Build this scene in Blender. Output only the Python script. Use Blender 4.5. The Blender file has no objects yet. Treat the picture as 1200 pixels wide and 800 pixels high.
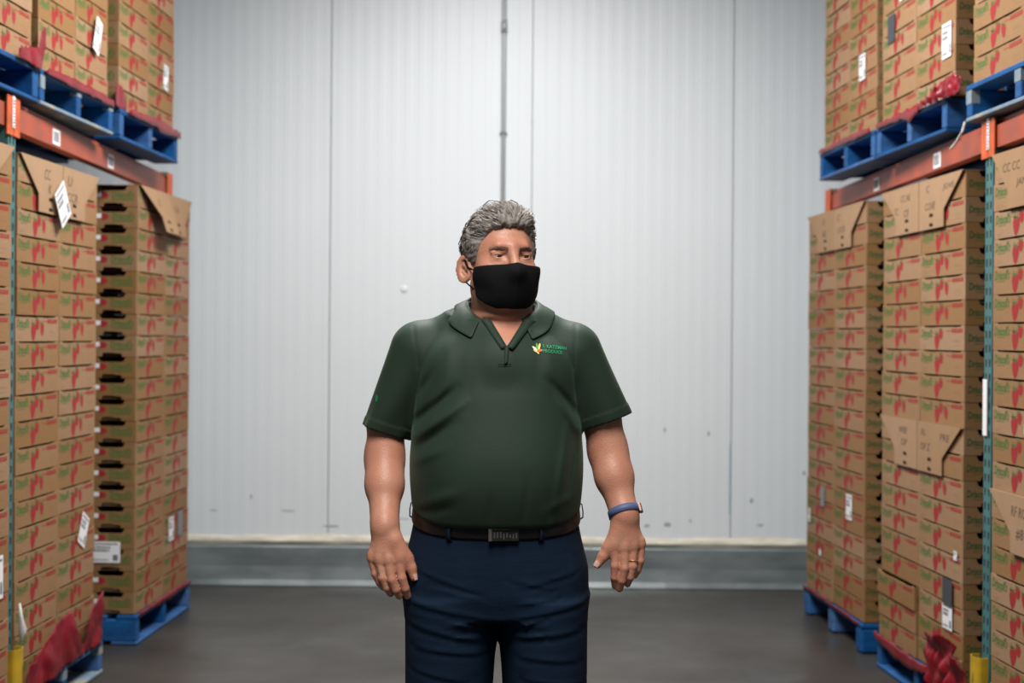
import bpy, bmesh, math, random
import numpy as np
from mathutils import Vector, Matrix
from mathutils import noise as mnoise
from mathutils.bvhtree import BVHTree

random.seed(7)
rng = np.random.default_rng(7)
SC = bpy.context.scene
COL = SC.collection
R = math.radians

# ------------------------------------------------------------------ camera
CAM_H = 1.435
cam = bpy.data.cameras.new('camera')
cam_o = bpy.data.objects.new('camera', cam)
COL.objects.link(cam_o)
cam.sensor_width = 36.0
cam.lens = 36.0 * 1667 / 1200
cam.shift_x = 15 / 1200
cam.shift_y = -8 / 1200
cam.dof.use_dof = True
cam.dof.focus_distance = 3.22
cam.dof.aperture_fstop = 3.6
cam_o.location = (0, 0, CAM_H)
cam_o.rotation_mode = 'QUATERNION'
cam_o.rotation_quaternion = (Matrix.Rotation(R(90), 3, 'X') @ Matrix.Rotation(R(0.45), 3, 'Z')).to_quaternion()
SC.camera = cam_o

# ------------------------------------------------------------------ light and exposure
SC.view_settings.view_transform = 'Standard'
SC.view_settings.look = 'None'
SC.view_settings.gamma = 1.0
SC.view_settings.exposure = 0.0
SC.view_settings.use_curve_mapping = False
W = bpy.data.worlds.new('world')
SC.world = W
W.use_nodes = True
W.node_tree.nodes['Background'].inputs[0].default_value = (0.80, 0.90, 1.0, 1)
W.node_tree.nodes['Background'].inputs[1].default_value = 0.09


def area(name, loc, size, energy, color=(1, 1, 1), rot=(0, 0, 0)):
    l = bpy.data.lights.new(name, 'AREA')
    l.shape = 'RECTANGLE'
    l.size, l.size_y = size
    l.energy = energy
    l.color = color
    o = bpy.data.objects.new(name, l)
    o.location = loc
    o.rotation_euler = rot
    COL.objects.link(o)
    return o


area('ceiling_lamp_light', (0.0, 5.3, 3.95), (1.0, 2.0), 226, (1.0, 0.99, 0.97))
area('ceiling_lamp_light', (-0.1, 1.3, 3.9), (1.2, 2.0), 165, (1.0, 0.96, 0.92))


# ------------------------------------------------------------------ materials
def mat(name, color, rough=0.6, metal=0.0, var=0.0, vscale=8.0, bump=0.0, bscale=60.0, spec=0.5,
        per_obj=0.0, col2=None, stretch=(1, 1, 1), sss=0.0, alpha=1.0, aniso_bump=None):
    m = bpy.data.materials.new(name)
    m.use_nodes = True
    nt = m.node_tree
    b = nt.nodes['Principled BSDF']
    b.inputs['Roughness'].default_value = rough
    b.inputs['Metallic'].default_value = metal
    b.inputs['Specular IOR Level'].default_value = spec
    b.inputs['Alpha'].default_value = alpha
    c = (*color, 1)
    b.inputs['Base Color'].default_value = c
    if sss:
        b.inputs['Subsurface Weight'].default_value = sss
        b.inputs['Subsurface Radius'].default_value = (0.012, 0.005, 0.003)
        b.inputs['Subsurface Scale'].default_value = 0.6
    tc = nt.nodes.new('ShaderNodeTexCoord')
    mp = nt.nodes.new('ShaderNodeMapping')
    mp.inputs['Scale'].default_value = stretch
    nt.links.new(tc.outputs['Object'], mp.inputs['Vector'])
    out = None
    if var or col2:
        n = nt.nodes.new('ShaderNodeTexNoise')
        n.inputs['Scale'].default_value = vscale
        n.inputs['Detail'].default_value = 5
        nt.links.new(mp.outputs[0], n.inputs['Vector'])
        rp = nt.nodes.new('ShaderNodeValToRGB')
        rp.color_ramp.elements[0].position = 0.3
        rp.color_ramp.elements[1].position = 0.7
        if col2:
            rp.color_ramp.elements[0].color = (*col2, 1)
            rp.color_ramp.elements[1].color = c
        else:
            rp.color_ramp.elements[0].color = (*[max(0, x * (1 - var)) for x in color], 1)
            rp.color_ramp.elements[1].color = (*[min(1, x * (1 + var)) for x in color], 1)
        nt.links.new(n.outputs['Fac'], rp.inputs['Fac'])
        out = rp.outputs['Color']
    if per_obj:
        oi = nt.nodes.new('ShaderNodeObjectInfo')
        mr = nt.nodes.new('ShaderNodeMapRange')
        mr.inputs['To Min'].default_value = 1 - per_obj
        mr.inputs['To Max'].default_value = 1 + per_obj
        nt.links.new(oi.outputs['Random'], mr.inputs['Value'])
        hs = nt.nodes.new('ShaderNodeHueSaturation')
        if out is not None:
            nt.links.new(out, hs.inputs['Color'])
        else:
            hs.inputs['Color'].default_value = c
        nt.links.new(mr.outputs[0], hs.inputs['Value'])
        mr2 = nt.nodes.new('ShaderNodeMapRange')
        mr2.inputs['To Min'].default_value = 1 + per_obj * 0.9
        mr2.inputs['To Max'].default_value = 1 - per_obj * 0.9
        nt.links.new(oi.outputs['Random'], mr2.inputs['Value'])
        nt.links.new(mr2.outputs[0], hs.inputs['Saturation'])
        out = hs.outputs['Color']
    if out is not None:
        nt.links.new(out, b.inputs['Base Color'])
    if bump:
        n2 = nt.nodes.new('ShaderNodeTexNoise')
        n2.inputs['Scale'].default_value = bscale
        n2.inputs['Detail'].default_value = 4
        if aniso_bump:
            mp2 = nt.nodes.new('ShaderNodeMapping')
            mp2.inputs['Scale'].default_value = aniso_bump
            nt.links.new(tc.outputs['Object'], mp2.inputs['Vector'])
            nt.links.new(mp2.outputs[0], n2.inputs['Vector'])
        else:
            nt.links.new(tc.outputs['Object'], n2.inputs['Vector'])
        bp = nt.nodes.new('ShaderNodeBump')
        bp.inputs['Strength'].default_value = bump
        bp.inputs['Distance'].default_value = 0.004
        nt.links.new(n2.outputs['Fac'], bp.inputs['Height'])
        nt.links.new(bp.outputs['Normal'], b.inputs['Normal'])
    return m


M = {}
M['kraft'] = mat('kraft_cardboard', (0.275, 0.155, 0.074), 0.75, var=0.06, vscale=30, per_obj=0.13, stretch=(1, 1, 6), spec=0.25)
M['kraft_end'] = mat('kraft_cardboard_end', (0.235, 0.127, 0.052), 0.75, var=0.06, vscale=30, per_obj=0.10, spec=0.25)
M['kraft_in'] = mat('kraft_cardboard_inside', (0.30, 0.19, 0.10), 0.85)
M['kraft_lid'] = mat('kraft_lid', (0.33, 0.20, 0.11), 0.75, var=0.05, vscale=14, per_obj=0.05, spec=0.25)
M['green_ink'] = mat('green_ink', (0.055, 0.135, 0.035), 0.7, spec=0.2)
M['dark_green_ink'] = mat('dark_green_ink', (0.018, 0.085, 0.026), 0.7, spec=0.2)
M['red_ink'] = mat('red_ink', (0.29, 0.022, 0.022), 0.65, spec=0.25)
M['faint_ink'] = mat('faint_brown_ink', (0.30, 0.17, 0.08), 0.7, spec=0.2)
M['marker'] = mat('black_marker', (0.10, 0.075, 0.055), 0.7, spec=0.2)
M['slot'] = mat('slot_dark', (0.03, 0.02, 0.012), 0.9, spec=0.1)
M['label'] = mat('label_paper', (0.80, 0.80, 0.80), 0.55)
M['label_ink'] = mat('label_ink', (0.16, 0.16, 0.18), 0.6)
M['dark_label'] = mat('dark_label', (0.045, 0.047, 0.055), 0.6)
M['grey_label'] = mat('grey_label', (0.20, 0.20, 0.22), 0.6)
M['blue_wood'] = mat('blue_painted_wood', (0.002, 0.090, 0.29), 0.6, spec=0.3, col2=(0.003, 0.048, 0.15), vscale=9, stretch=(1, 1, 3), bump=0.4, bscale=40, per_obj=0.2)
M['worn_wood'] = mat('worn_pallet_wood', (0.30, 0.27, 0.20), 0.8, col2=(0.03, 0.15, 0.30), vscale=7, bump=0.4, bscale=50)
M['orange'] = mat('orange_rack_paint', (0.40, 0.062, 0.022), 0.5, col2=(0.22, 0.055, 0.032), vscale=5, bump=0.15, bscale=25)
M['orange_bright'] = mat('orange_rack_connector_paint', (0.52, 0.085, 0.014), 0.5, var=0.3, vscale=14)
M['teal'] = mat('teal_rack_paint', (0.035, 0.13, 0.13), 0.5, var=0.25, vscale=12)
M['yellow'] = mat('yellow_guard_paint', (0.62, 0.38, 0.015), 0.45, col2=(0.30, 0.20, 0.02), vscale=9, bump=0.2, bscale=25)
M['black_scuff'] = mat('black_scuff', (0.02, 0.018, 0.015), 0.7)
M['film'] = mat('red_plastic_film', (0.20, 0.004, 0.012), 0.36, var=0.25, vscale=12, spec=0.45, alpha=0.96)
M['strap'] = mat('white_strap', (0.62, 0.60, 0.56), 0.5)


def add_mat_noise_floor():
    m = mat('sealed_concrete', (0.052, 0.046, 0.040), 0.40, col2=(0.028, 0.025, 0.022), vscale=1.3, spec=0.4, bump=0.06, bscale=9)
    nt = m.node_tree
    b = nt.nodes['Principled BSDF']
    n = nt.nodes.new('ShaderNodeTexNoise')
    n.inputs['Scale'].default_value = 2.2
    n.inputs['Detail'].default_value = 6
    tc = nt.nodes['Texture Coordinate']
    nt.links.new(tc.outputs['Object'], n.inputs['Vector'])
    mr = nt.nodes.new('ShaderNodeMapRange')
    mr.inputs['From Min'].default_value = 0.3
    mr.inputs['From Max'].default_value = 0.7
    mr.inputs['To Min'].default_value = 0.30
    mr.inputs['To Max'].default_value = 0.55
    nt.links.new(n.outputs['Fac'], mr.inputs['Value'])
    nt.links.new(mr.outputs[0], b.inputs['Roughness'])
    return m


M['floor'] = add_mat_noise_floor()
M['wall'] = mat('white_insulated_panel', (0.685, 0.725, 0.755), 0.42, var=0.02, vscale=1.2, spec=0.4, bump=0.05, bscale=6)
M['seam'] = mat('panel_joint', (0.34, 0.36, 0.38), 0.6)
M['sealant'] = mat('cream_sealant', (0.62, 0.58, 0.48), 0.7, var=0.2, vscale=9, bump=0.6, bscale=25, stretch=(1, 1, 4))
M['galv'] = mat('galvanised_steel', (0.30, 0.335, 0.345), 0.42, metal=0.55, col2=(0.17, 0.20, 0.21), vscale=3.2, stretch=(1, 1, 3), bump=0.12, bscale=7)
M['conduit'] = mat('grey_conduit', (0.40, 0.42, 0.43), 0.5, metal=0.3)
M['scuff'] = mat('grey_scuff', (0.36, 0.37, 0.37), 0.7)
M['blue_streak'] = mat('faded_blue_mark', (0.42, 0.55, 0.63), 0.6)
M['skin'] = mat('skin', (0.60, 0.295, 0.195), 0.45, col2=(0.53, 0.215, 0.135), vscale=16, bump=0.22, bscale=240, sss=0.10, spec=0.45)
M['skin_red'] = M['skin']
M['nail'] = mat('fingernail', (0.68, 0.42, 0.34), 0.3)
M['shirt'] = mat('dark_green_pique', (0.023, 0.041, 0.027), 0.62, var=0.06, vscale=6, bump=0.10, bscale=420, spec=0.22)
M['shirt'].node_tree.nodes['Principled BSDF'].inputs['Sheen Weight'].default_value = 0.10
M['shirt'].node_tree.nodes['Principled BSDF'].inputs['Sheen Roughness'].default_value = 0.4
M['shirt'].node_tree.nodes['Principled BSDF'].inputs['Sheen Tint'].default_value = (0.5, 0.8, 0.6, 1)
M['shirt_seam'] = mat('dark_green_stitching', (0.05, 0.075, 0.055), 0.6)
M['trouser'] = mat('navy_cotton', (0.0045, 0.0155, 0.036), 0.85, var=0.15, vscale=9, bump=0.35, bscale=26, spec=0.2, aniso_bump=(0.6, 0.6, 2.2))
M['belt'] = mat('brown_black_leather', (0.009, 0.006, 0.005), 0.45, var=0.3, vscale=18, bump=0.2, bscale=120)
M['steel'] = mat('brushed_buckle_steel', (0.34, 0.31, 0.29), 0.4, metal=0.9)
M['buckle_dark'] = mat('buckle_enamel', (0.02, 0.018, 0.017), 0.4)
M['mask'] = mat('black_mask_cotton', (0.006, 0.006, 0.007), 0.85, bump=0.15, bscale=300, spec=0.2)
M['hair'] = mat('grey_hair', (0.32, 0.285, 0.255), 0.55, col2=(0.12, 0.10, 0.085), vscale=42, bump=0.5, bscale=160)
M['hair_light'] = mat('light_grey_hair', (0.50, 0.465, 0.43), 0.45)
M['hair_mid'] = mat('mid_grey_hair', (0.28, 0.245, 0.215), 0.45)
M['hair_dark'] = mat('dark_grey_hair', (0.13, 0.105, 0.09), 0.5)
M['brow'] = mat('eyebrow_hair', (0.20, 0.135, 0.10), 0.6)
M['eye_white'] = mat('eye_white', (0.36, 0.30, 0.27), 0.25)
M['iris'] = mat('dark_iris', (0.03, 0.02, 0.015), 0.15)
M['wire'] = mat('spectacle_wire', (0.03, 0.025, 0.03), 0.3, metal=0.4)
M['band'] = mat('slate_blue_silicone', (0.10, 0.135, 0.27), 0.55, bump=0.1, bscale=200)
M['band_screen'] = mat('tracker_screen', (0.025, 0.018, 0.016), 0.25)
M['bronze'] = mat('tracker_case', (0.32, 0.20, 0.15), 0.35, metal=0.7)
M['gold'] = mat('gold_ring', (0.75, 0.55, 0.25), 0.3, metal=0.9)
M['logo_green'] = mat('logo_green_thread', (0.015, 0.26, 0.11), 0.6)
M['logo_leaf'] = mat('logo_leaf_thread', (0.14, 0.38, 0.06), 0.6)
M['logo_yellow'] = mat('logo_yellow_thread', (0.80, 0.68, 0.18), 0.6)
M['logo_white'] = mat('logo_white_thread', (0.85, 0.82, 0.70), 0.6)
M['logo_orange'] = mat('logo_orange_thread', (0.75, 0.16, 0.04), 0.6)
M['shoe'] = mat('black_shoe_leather', (0.012, 0.010, 0.009), 0.4)
M['button'] = mat('green_button', (0.04, 0.06, 0.045), 0.3)


# ------------------------------------------------------------------ mesh helpers
class MB:
    def __init__(s):
        s.v = []; s.f = []; s.m = []

    def poly(s, pts, mi=0):
        n = len(s.v)
        s.v += [tuple(p) for p in pts]
        s.f.append(list(range(n, n + len(pts)))); s.m.append(mi)

    def add(s, vs, fs, mi=0):
        n = len(s.v)
        s.v += [tuple(p) for p in vs]
        for f in fs:
            s.f.append([i + n for i in f]); s.m.append(mi)

    def box(s, lo, hi, mi=0, ch=0.0):
        x0, y0, z0 = lo; x1, y1, z1 = hi
        if ch <= 0:
            vs = [(x0, y0, z0), (x1, y0, z0), (x1, y1, z0), (x0, y1, z0), (x0, y0, z1), (x1, y0, z1), (x1, y1, z1), (x0, y1, z1)]
            s.add(vs, [(0, 3, 2, 1), (4, 5, 6, 7), (0, 1, 5, 4), (1, 2, 6, 5), (2, 3, 7, 6), (3, 0, 4, 7)], mi)
        else:
            bm = bmesh.new()
            bmesh.ops.create_cube(bm, size=1)
            for v in bm.verts:
                v.co = Vector(((x0 + x1) / 2 + v.co.x * (x1 - x0), (y0 + y1) / 2 + v.co.y * (y1 - y0), (z0 + z1) / 2 + v.co.z * (z1 - z0)))
            bmesh.ops.bevel(bm, geom=list(bm.edges), offset=ch, segments=1, affect='EDGES')
            bm.verts.ensure_lookup_table()
            s.add([v.co[:] for v in bm.verts], [[v.index for v in f.verts] for f in bm.faces], mi)
            bm.free()

    def prism(s, outline, o, ax, up, nrm, t, mi=0, mside=None):
        """outline: 2-D points (counter-clockwise seen from +nrm); front at o, thickness t behind."""
        o, ax, up, nrm = Vector(o), Vector(ax), Vector(up), Vector(nrm)
        fr = [o + ax * a + up * b for a, b in outline]
        bk = [p - nrm * t for p in fr]
        n = len(fr)
        s.add(fr + bk, [list(range(n)), list(range(2 * n - 1, n - 1, -1))], mi)
        base = len(s.v) - 2 * n
        for i in range(n):
            j = (i + 1) % n
            s.f.append([base + j, base + i, base + n + i, base + n + j]); s.m.append(mi if mside is None else mside)

    def tube(s, pts, r, n=8, mi=0, closed=False, cap=True):
        pts = [Vector(p) for p in pts]
        rs = r if hasattr(r, '__len__') else [r] * len(pts)
        N = len(pts); base = len(s.v); prev = None
        for i, p in enumerate(pts):
            if closed:
                d = pts[(i + 1) % N] - pts[i - 1]
            else:
                d = pts[min(i + 1, N - 1)] - pts[max(i - 1, 0)]
            d.normalize()
            if prev is None:
                a = d.orthogonal().normalized()
            else:
                a = (prev - d * prev.dot(d)).normalized()
            prev = a
            b = d.cross(a)
            for k in range(n):
                t = 2 * math.pi * k / n
                s.v.append(tuple(p + (a * math.cos(t) + b * math.sin(t)) * rs[i]))
        for i in range(N if closed else N - 1):
            j = (i + 1) % N
            for k in range(n):
                k2 = (k + 1) % n
                s.f.append([base + i * n + k, base + i * n + k2, base + j * n + k2, base + j * n + k]); s.m.append(mi)
        if cap and not closed:
            s.f.append([base + k for k in range(n - 1, -1, -1)]); s.m.append(mi)
            s.f.append([base + (N - 1) * n + k for k in range(n)]); s.m.append(mi)

    def mesh(s, name, mats, smooth=False):
        me = bpy.data.meshes.new(name)
        me.from_pydata(s.v, [], s.f)
        for m in mats:
            me.materials.append(m)
        if len(mats) > 1:
            me.polygons.foreach_set('material_index', s.m)
        if smooth:
            me.polygons.foreach_set('use_smooth', [True] * len(me.polygons))
        me.update()
        return me

    def build(s, name, mats, parent=None, smooth=False):
        if not isinstance(mats, (list, tuple)):
            mats = [mats]
        return link(name, s.mesh(name, mats, smooth), parent)


def link(name, data, parent=None):
    o = bpy.data.objects.new(name, data)
    COL.objects.link(o)
    if parent is not None:
        o.parent = parent
    return o


def empty(name, loc=(0, 0, 0), rz=0.0):
    o = bpy.data.objects.new(name, None)
    o.empty_display_size = 0.1
    o.location = loc
    o.rotation_euler = (0, 0, rz)
    COL.objects.link(o)
    return o


def tag(o, label=None, cat=None, group=None, kind=None):
    if label: o['label'] = label
    if cat: o['category'] = cat
    if group: o['group'] = group
    if kind: o['kind'] = kind
    return o


_txt = {}


def text_geo(s, shear=0.0, bold=0.0, res=2):
    """2-D verts and faces of a word, normalised to height 1 (capital height about .7)."""
    key = (s, shear, bold, res)
    if key in _txt: return _txt[key]
    c = bpy.data.curves.new('t', 'FONT')
    c.body = s; c.shear = shear; c.offset = bold; c.resolution_u = res
    o = bpy.data.objects.new('t', c)
    COL.objects.link(o)
    dg = bpy.context.evaluated_depsgraph_get()
    me = bpy.data.meshes.new_from_object(o.evaluated_get(dg))
    v = np.array([p.co[:2] for p in me.vertices])
    f = [list(p.vertices) for p in me.polygons]
    lo, hi = v.min(0), v.max(0)
    v = (v - lo) / (hi - lo)
    bpy.data.objects.remove(o); bpy.data.curves.remove(c); bpy.data.meshes.remove(me)
    _txt[key] = (v, f)
    return _txt[key]


def put_text(mb, s, o, ax, up, w, h, mi, shear=0.0, bold=0.0, res=2):
    v, f = text_geo(s, shear, bold, res)
    o, ax, up = Vector(o), Vector(ax), Vector(up)
    mb.add([o + ax * (a * w) + up * (b * h) for a, b in v], f, mi)


# ------------------------------------------------------------------ room shell
WALL_Y = 8.13
fl = MB(); fl.box((-7, -3, -0.1), (7, WALL_Y + 0.3, 0.0))
tag(fl.build('floor', M['floor']), kind='structure')

wall = empty('wall_back', (0, WALL_Y, 0)); tag(wall, kind='structure')
wb = MB(); wb.box((-6.5, 0.03, 0.0), (6.5, 0.12, 5.6)); wb.build('wall_core', M['seam'], wall)
PW = 1.15
RIB = PW / 15


def panel_mesh(w):
    mb = MB()
    prof = []
    n = 15
    for i in range(n):
        a = i * w / n
        prof += [(a + (0.0025 if i == 0 else 0.004), 0.0), (a + w / n * 0.46, 0.0), (a + w / n * 0.54, -0.0007), (a + w / n - (0.0025 if i == n - 1 else 0.004), -0.0007)]
    prof = [(0.0025, 0.006)] + prof + [(w - 0.0025, 0.006)]
    for (x0, y0), (x1, y1) in zip(prof[:-1], prof[1:]):
        mb.add([(x0, y0, 0.255), (x1, y1, 0.255), (x1, y1, 5.6), (x0, y0, 5.6)], [(0, 1, 2, 3)])
    mb.box((0.004, 0.0061, 0.255), (w - 0.004, 0.028, 5.6))
    return mb.mesh('panel', [M['wall']])


pm = panel_mesh(PW)
for k in range(-5, 5):
    o = link('panel', pm, wall)
    o.location = (0.18 + k * PW, 0, 0)
# joint cover strips, sealant, marks
dn = MB()
bm = bmesh.new(); bmesh.ops.create_uvsphere(bm, u_segments=16, v_segments=8, radius=0.022)
for v in bm.verts: v.co = Vector((v.co.x, v.co.y * 0.35, v.co.z))
dn.add([v.co[:] for v in bm.verts], [[v.index for v in f.verts] for f in bm.faces]); bm.free()
o = dn.build('dent', M['wall'], wall, True); o.location = (-0.545, 0.0, 1.69)
st = MB(); st.box((1.318, -0.002, 0.42), (1.326, 0.0, 0.82)); st.build('blue_mark', M['blue_streak'], wall)
for (x, z, w, h) in [(-1.41, 0.50, .02, .03), (-0.33, .52, .02, .03), (0.97, .36, .05, .03), (0.85, .35, .04, .02), (1.1, .38, .02, .015),
                     (1.45, .50, .03, .03), (1.5, .36, .05, .012), (-1.2, .42, .10, .008), (-0.95, .335, .12, .014), (-0.55, .38, .12, .007),
                     (-0.62, .345, .10, .012), (1.75, .66, .02, .03), (1.2, .88, .02, .03), (0.95, .9, .015, .03), (-1.62, .42, .06, .006)]:
    mk = MB()
    pts = [(x + w * .5 * math.cos(t) * random.uniform(.6, 1.1), -0.0022, z + h * .5 * math.sin(t) * random.uniform(.6, 1.1)) for t in np.linspace(0, 2 * math.pi, 9)[:-1]]
    mk.poly(pts); mk.build('scuff_mark', M['scuff'], wall)

# sealant bead and galvanised kick plates
sl = MB()
xs = np.linspace(-4, 4, 161)
prev = None
for x in xs:
    zt = 0.285 + 0.006 * math.sin(x * 5.1) + 0.004 * math.sin(x * 17.3)
    ring = [(x, -0.004, 0.228), (x, -0.020 - 0.004 * math.sin(x * 9), 0.25), (x, -0.012, 0.27), (x, 0.002, zt)]
    if prev:
        for i in range(3):
            sl.add([prev[i], ring[i], ring[i + 1], prev[i + 1]], [(0, 1, 2, 3)])
    prev = ring
tag(sl.build('trim_1', M['sealant'], None, True), kind='structure')
bpy.data.objects['trim_1'].location = (0, WALL_Y, 0)
kp = empty('baseboard_back', (0, WALL_Y, 0)); tag(kp, kind='structure')
for (x0, x1, off) in [(-4.2, -1.335, 0.004), (-1.345, 1.9, 0.0), (1.895, 4.2, 0.003)]:
    mb = MB()
    n = 24
    for i in range(n):
        a = x0 + (x1 - x0) * i / n; b = x0 + (x1 - x0) * (i + 1) / n

        def col(x):
            w = 0.004 * math.sin(x * 3.7) + 0.003 * math.sin(x * 8.9 + 1)
            return [(x, 0.03, 0.226), (x, -0.035 + off, 0.226), (x, -0.042 + off + w * .3, 0.218), (x, -0.045 + off + w, 0.11), (x, -0.055 + off + w * .6, 0.035), (x, -0.065 + off, 0.004), (x, 0.03, 0.004)]
        A, B = col(a), col(b)
        for j in range(6):
            mb.add([A[j], B[j], B[j + 1], A[j + 1]], [(3, 2, 1, 0)])
    mb.build('kick_plate', M['galv'], kp, True)

# conduit down the middle of the wall
cd = empty('conduit_pipe', (0.015, WALL_Y - 0.02, 0))
tag(cd, 'thin grey metal conduit running straight down the white wall behind the man', 'pipe')
mb = MB(); mb.tube([(0, 0, 0.30), (0, 0, 5.5)], 0.0135, 10); mb.build('tube', M['conduit'], cd, True)
for z in (3.19, 4.6, 1.5):
    mb = MB(); mb.tube([(0, 0, z - .035), (0, 0, z + .035)], 0.018, 10); mb.build('coupling', M['conduit'], cd, True)
for z in (2.585, 3.9, 0.7):
    mb = MB(); mb.tube([(0, -0.001, z - .008), (0, -0.001, z + .008)], 0.0165, 10); mb.box((-.022, 0.004, z - .006), (.022, 0.018, z + .006)); mb.build('clip', M['galv'], cd)

# ------------------------------------------------------------------ rack frame maths
TH = R(2.99); CT, SN = math.cos(TH), math.sin(TH)


def P(side, u, v, z):
    """a point on the rack: u along the aisle, v outward from the aisle face."""
    return Vector((side * (2.0 + v * CT - u * SN), u * CT + v * SN, z))


def rack_rot(side):
    return R(90 - 2.99) if side < 0 else R(-(90 - 2.99))


def word(side): return 'left' if side < 0 else 'right'


ORD = ['', 'bottom', 'second', 'third', 'fourth', 'fifth', 'sixth', 'seventh', 'eighth', 'ninth', 'tenth', 'eleventh', 'twelfth',
       'thirteenth', 'fourteenth', 'fifteenth', 'sixteenth', 'seventeenth', 'eighteenth', 'nineteenth', 'twentieth']

# ------------------------------------------------------------------ cardboard berry tray (one shared mesh per end style)
TL, TD, THH = 0.466, 0.23, 0.0965


def berry(mb, cx, cz, w, h, y, ax=(1, 0, 0), o=(0, 0, 0), lean=0.0):
    pts = [(0, -.5), (.28, -.32), (.46, 0), (.5, .22), (.36, .42), (.1, .5), (-.12, .5), (-.38, .42), (-.5, .2), (-.44, -.02), (-.26, -.34)]
    mb.poly([(cx + a * w + b * lean, y, cz + b * h) for a, b in pts], 3)
    lf = [(-.1, .45), (-.75, .75), (-.35, .55), (-.5, 1.05), (-.05, .62), (.25, .95), (.15, .5)]
    mb.poly([(cx + a * w * .8 + b * lean, y - .0001, cz + .06 * h + b * h * .62) for a, b in lf][::-1], 2)


def tray_mesh(variant, side):
    r = random.Random(variant)
    mb = MB()   # materials: 0 kraft 1 end 2 green 3 red 4 dark green 5 faint 6 inside 7 label
    L, D, H, t = TL, TD, THH, 0.004
    hl, hd = L / 2, D / 2
    # aisle wall: tabs at the corners, lowered wavy top edge between them
    def side_outline(seed):
        q = random.Random(seed)
        top = [(hl, H), (hl - .03, H), (hl - .038, H - .005)]
        n = 7
        for i in range(1, n):
            s_ = hl - .038 - (L - .076) * i / n
            top.append((s_, H - .0062 + q.uniform(-.0018, .0018)))
        top += [(-hl + .038, H - .005), (-hl + .03, H), (-hl, H)]
        return [(-hl, 0.0006), (hl, 0.0006)] + top
    mb.prism(side_outline(variant * 3 + 1), (0, -hd, 0), (1, 0, 0), (0, 0, 1), (0, -1, 0), t, 0, 6)
    so = side_outline(variant * 3 + 2)
    mb.prism([(-hl, .0006), (hl, .0006), (hl, H), (-hl, H)], (0, hd, 0), (-1, 0, 0), (0, 0, 1), (0, 1, 0), t, 0, 6)
    # end walls with hand-hole notches at top and bottom
    e = hd - t
    end = [(-e, 0.0006), (-.048, .0006), (-.045, .012), (-.038, .018), (.038, .018), (.045, .012), (.048, .0006), (e, .0006), (e, H - .001),
           (.064, H - .001), (.059, H - .016), (.050, H - .023), (-.050, H - .023), (-.059, H - .016), (-.064, H - .001), (-e, H - .001)]
    plain = [(-e, .0006), (e, .0006), (e, H - .001), (-e, H - .001)]      # the end away from the aisle mouth has no hand hole
    mb.prism(end if side > 0 else plain, (hl, 0, 0), (0, 1, 0), (0, 0, 1), (1, 0, 0), t, 1, 6)
    mb.prism(end if side < 0 else plain, (-hl, 0, 0), (0, -1, 0), (0, 0, 1), (-1, 0, 0), t, 1, 6)
    mb.poly([(-hl + t, -hd + t, .002), (hl - t, -hd + t, .002), (hl - t, hd - t, .002), (-hl + t, hd - t, .002)], 6)
    mb.poly([(-hl + t, -hd + t, .0035), (hl - t, -hd + t, .0035), (hl - t, hd - t, .0035), (-hl + t, hd - t, .0035)], 6)
    # aisle print
    y = -hd - .0004
    put_text(mb, "Driscoll's", (-hl + .012, y, .049), (1, 0, 0), (0, 0, 1), .128, .036, 2, shear=.25, bold=.03)
    mb.poly([(-hl + .03, y, .043), (-hl + .10, y, .043), (-hl + .10, y, .0455), (-hl + .03, y, .0455)], 2)
    mb.poly([(-hl + .02, y, .016), (-hl + .07, y, .016), (-hl + .07, y, .018), (-hl + .02, y, .018)], 5)
    mb.poly([(-hl + .02, y, .010), (-hl + .055, y, .010), (-hl + .055, y, .0118), (-hl + .02, y, .0118)], 5)
    j = lambda a: r.uniform(-a, a)
    berry(mb, -hl + .186, .034, .058, .068, y, lean=.006)
    berry(mb, -hl + .229, .0620, .040, .044, y - .0002, lean=-.003)
    if variant % 3 != 1:
        berry(mb, -hl + .279, .045, .042, .052, y, lean=-.004)
    tx0 = -hl + .335
    mb.poly([(tx0, y, .069), (tx0 + .11, y, .069), (tx0 + .112, y, .084), (tx0 + .002, y, .084)], 3)
    mb.poly([(tx0 - .05, y, .074), (tx0 - .004, y, .074), (tx0 - .004, y, .077), (tx0 - .05, y, .077)], 3)
    put_text(mb, 'STRAWBERRIES', (tx0 + .008, y - .0002, .0735), (1, 0, 0), (0, 0, 1), .095, .0065, 0, res=1)
    for z_, w_ in ((.038, .05), (.033, .07), (.018, .06)):
        mb.poly([(tx0 + .03, y, z_), (tx0 + .03 + w_, y, z_), (tx0 + .03 + w_, y, z_ + .0012), (tx0 + .03, y, z_ + .0012)], 5)
    # end print, near the aisle corner
    x = hl + .0004
    put_text(mb, "Driscoll's", (x, -hd + .014, .034), (0, 1, 0), (0, 0, 1), .088, .030, 4, shear=.12, bold=.025)
    mb.poly([(x, -hd + .04, .026), (x, -hd + .105, .026), (x, -hd + .105, .028), (x, -hd + .04, .028)], 4)
    x = -hl - .0004
    mb2y = lambda a: -hd + a
    put_text(mb, "Driscoll's", (x, mb2y(.122), .040), (0, -1, 0), (0, 0, 1), .104, .032, 2, shear=.12, bold=.03)
    mb.poly([(x, mb2y(.12), .030), (x, mb2y(.022), .030), (x, mb2y(.022), .036), (x, mb2y(.12), .036)], 2)
    mb.poly([(x, mb2y(.10), .016), (x, mb2y(.02), .016), (x, mb2y(.02), .0185), (x, mb2y(.10), .0185)], 5)
    mb.poly([(x, mb2y(.16 + .022 * math.cos(t_)), .052 + .015 * math.sin(t_)) for t_ in np.linspace(0, 2 * math.pi, 11)[:-1]], 3)
    mb.poly([(x - .0002, mb2y(.205), .046), (x - .0002, mb2y(.172), .046), (x - .0002, mb2y(.172), .066), (x - .0002, mb2y(.205), .066)], 7)
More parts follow.
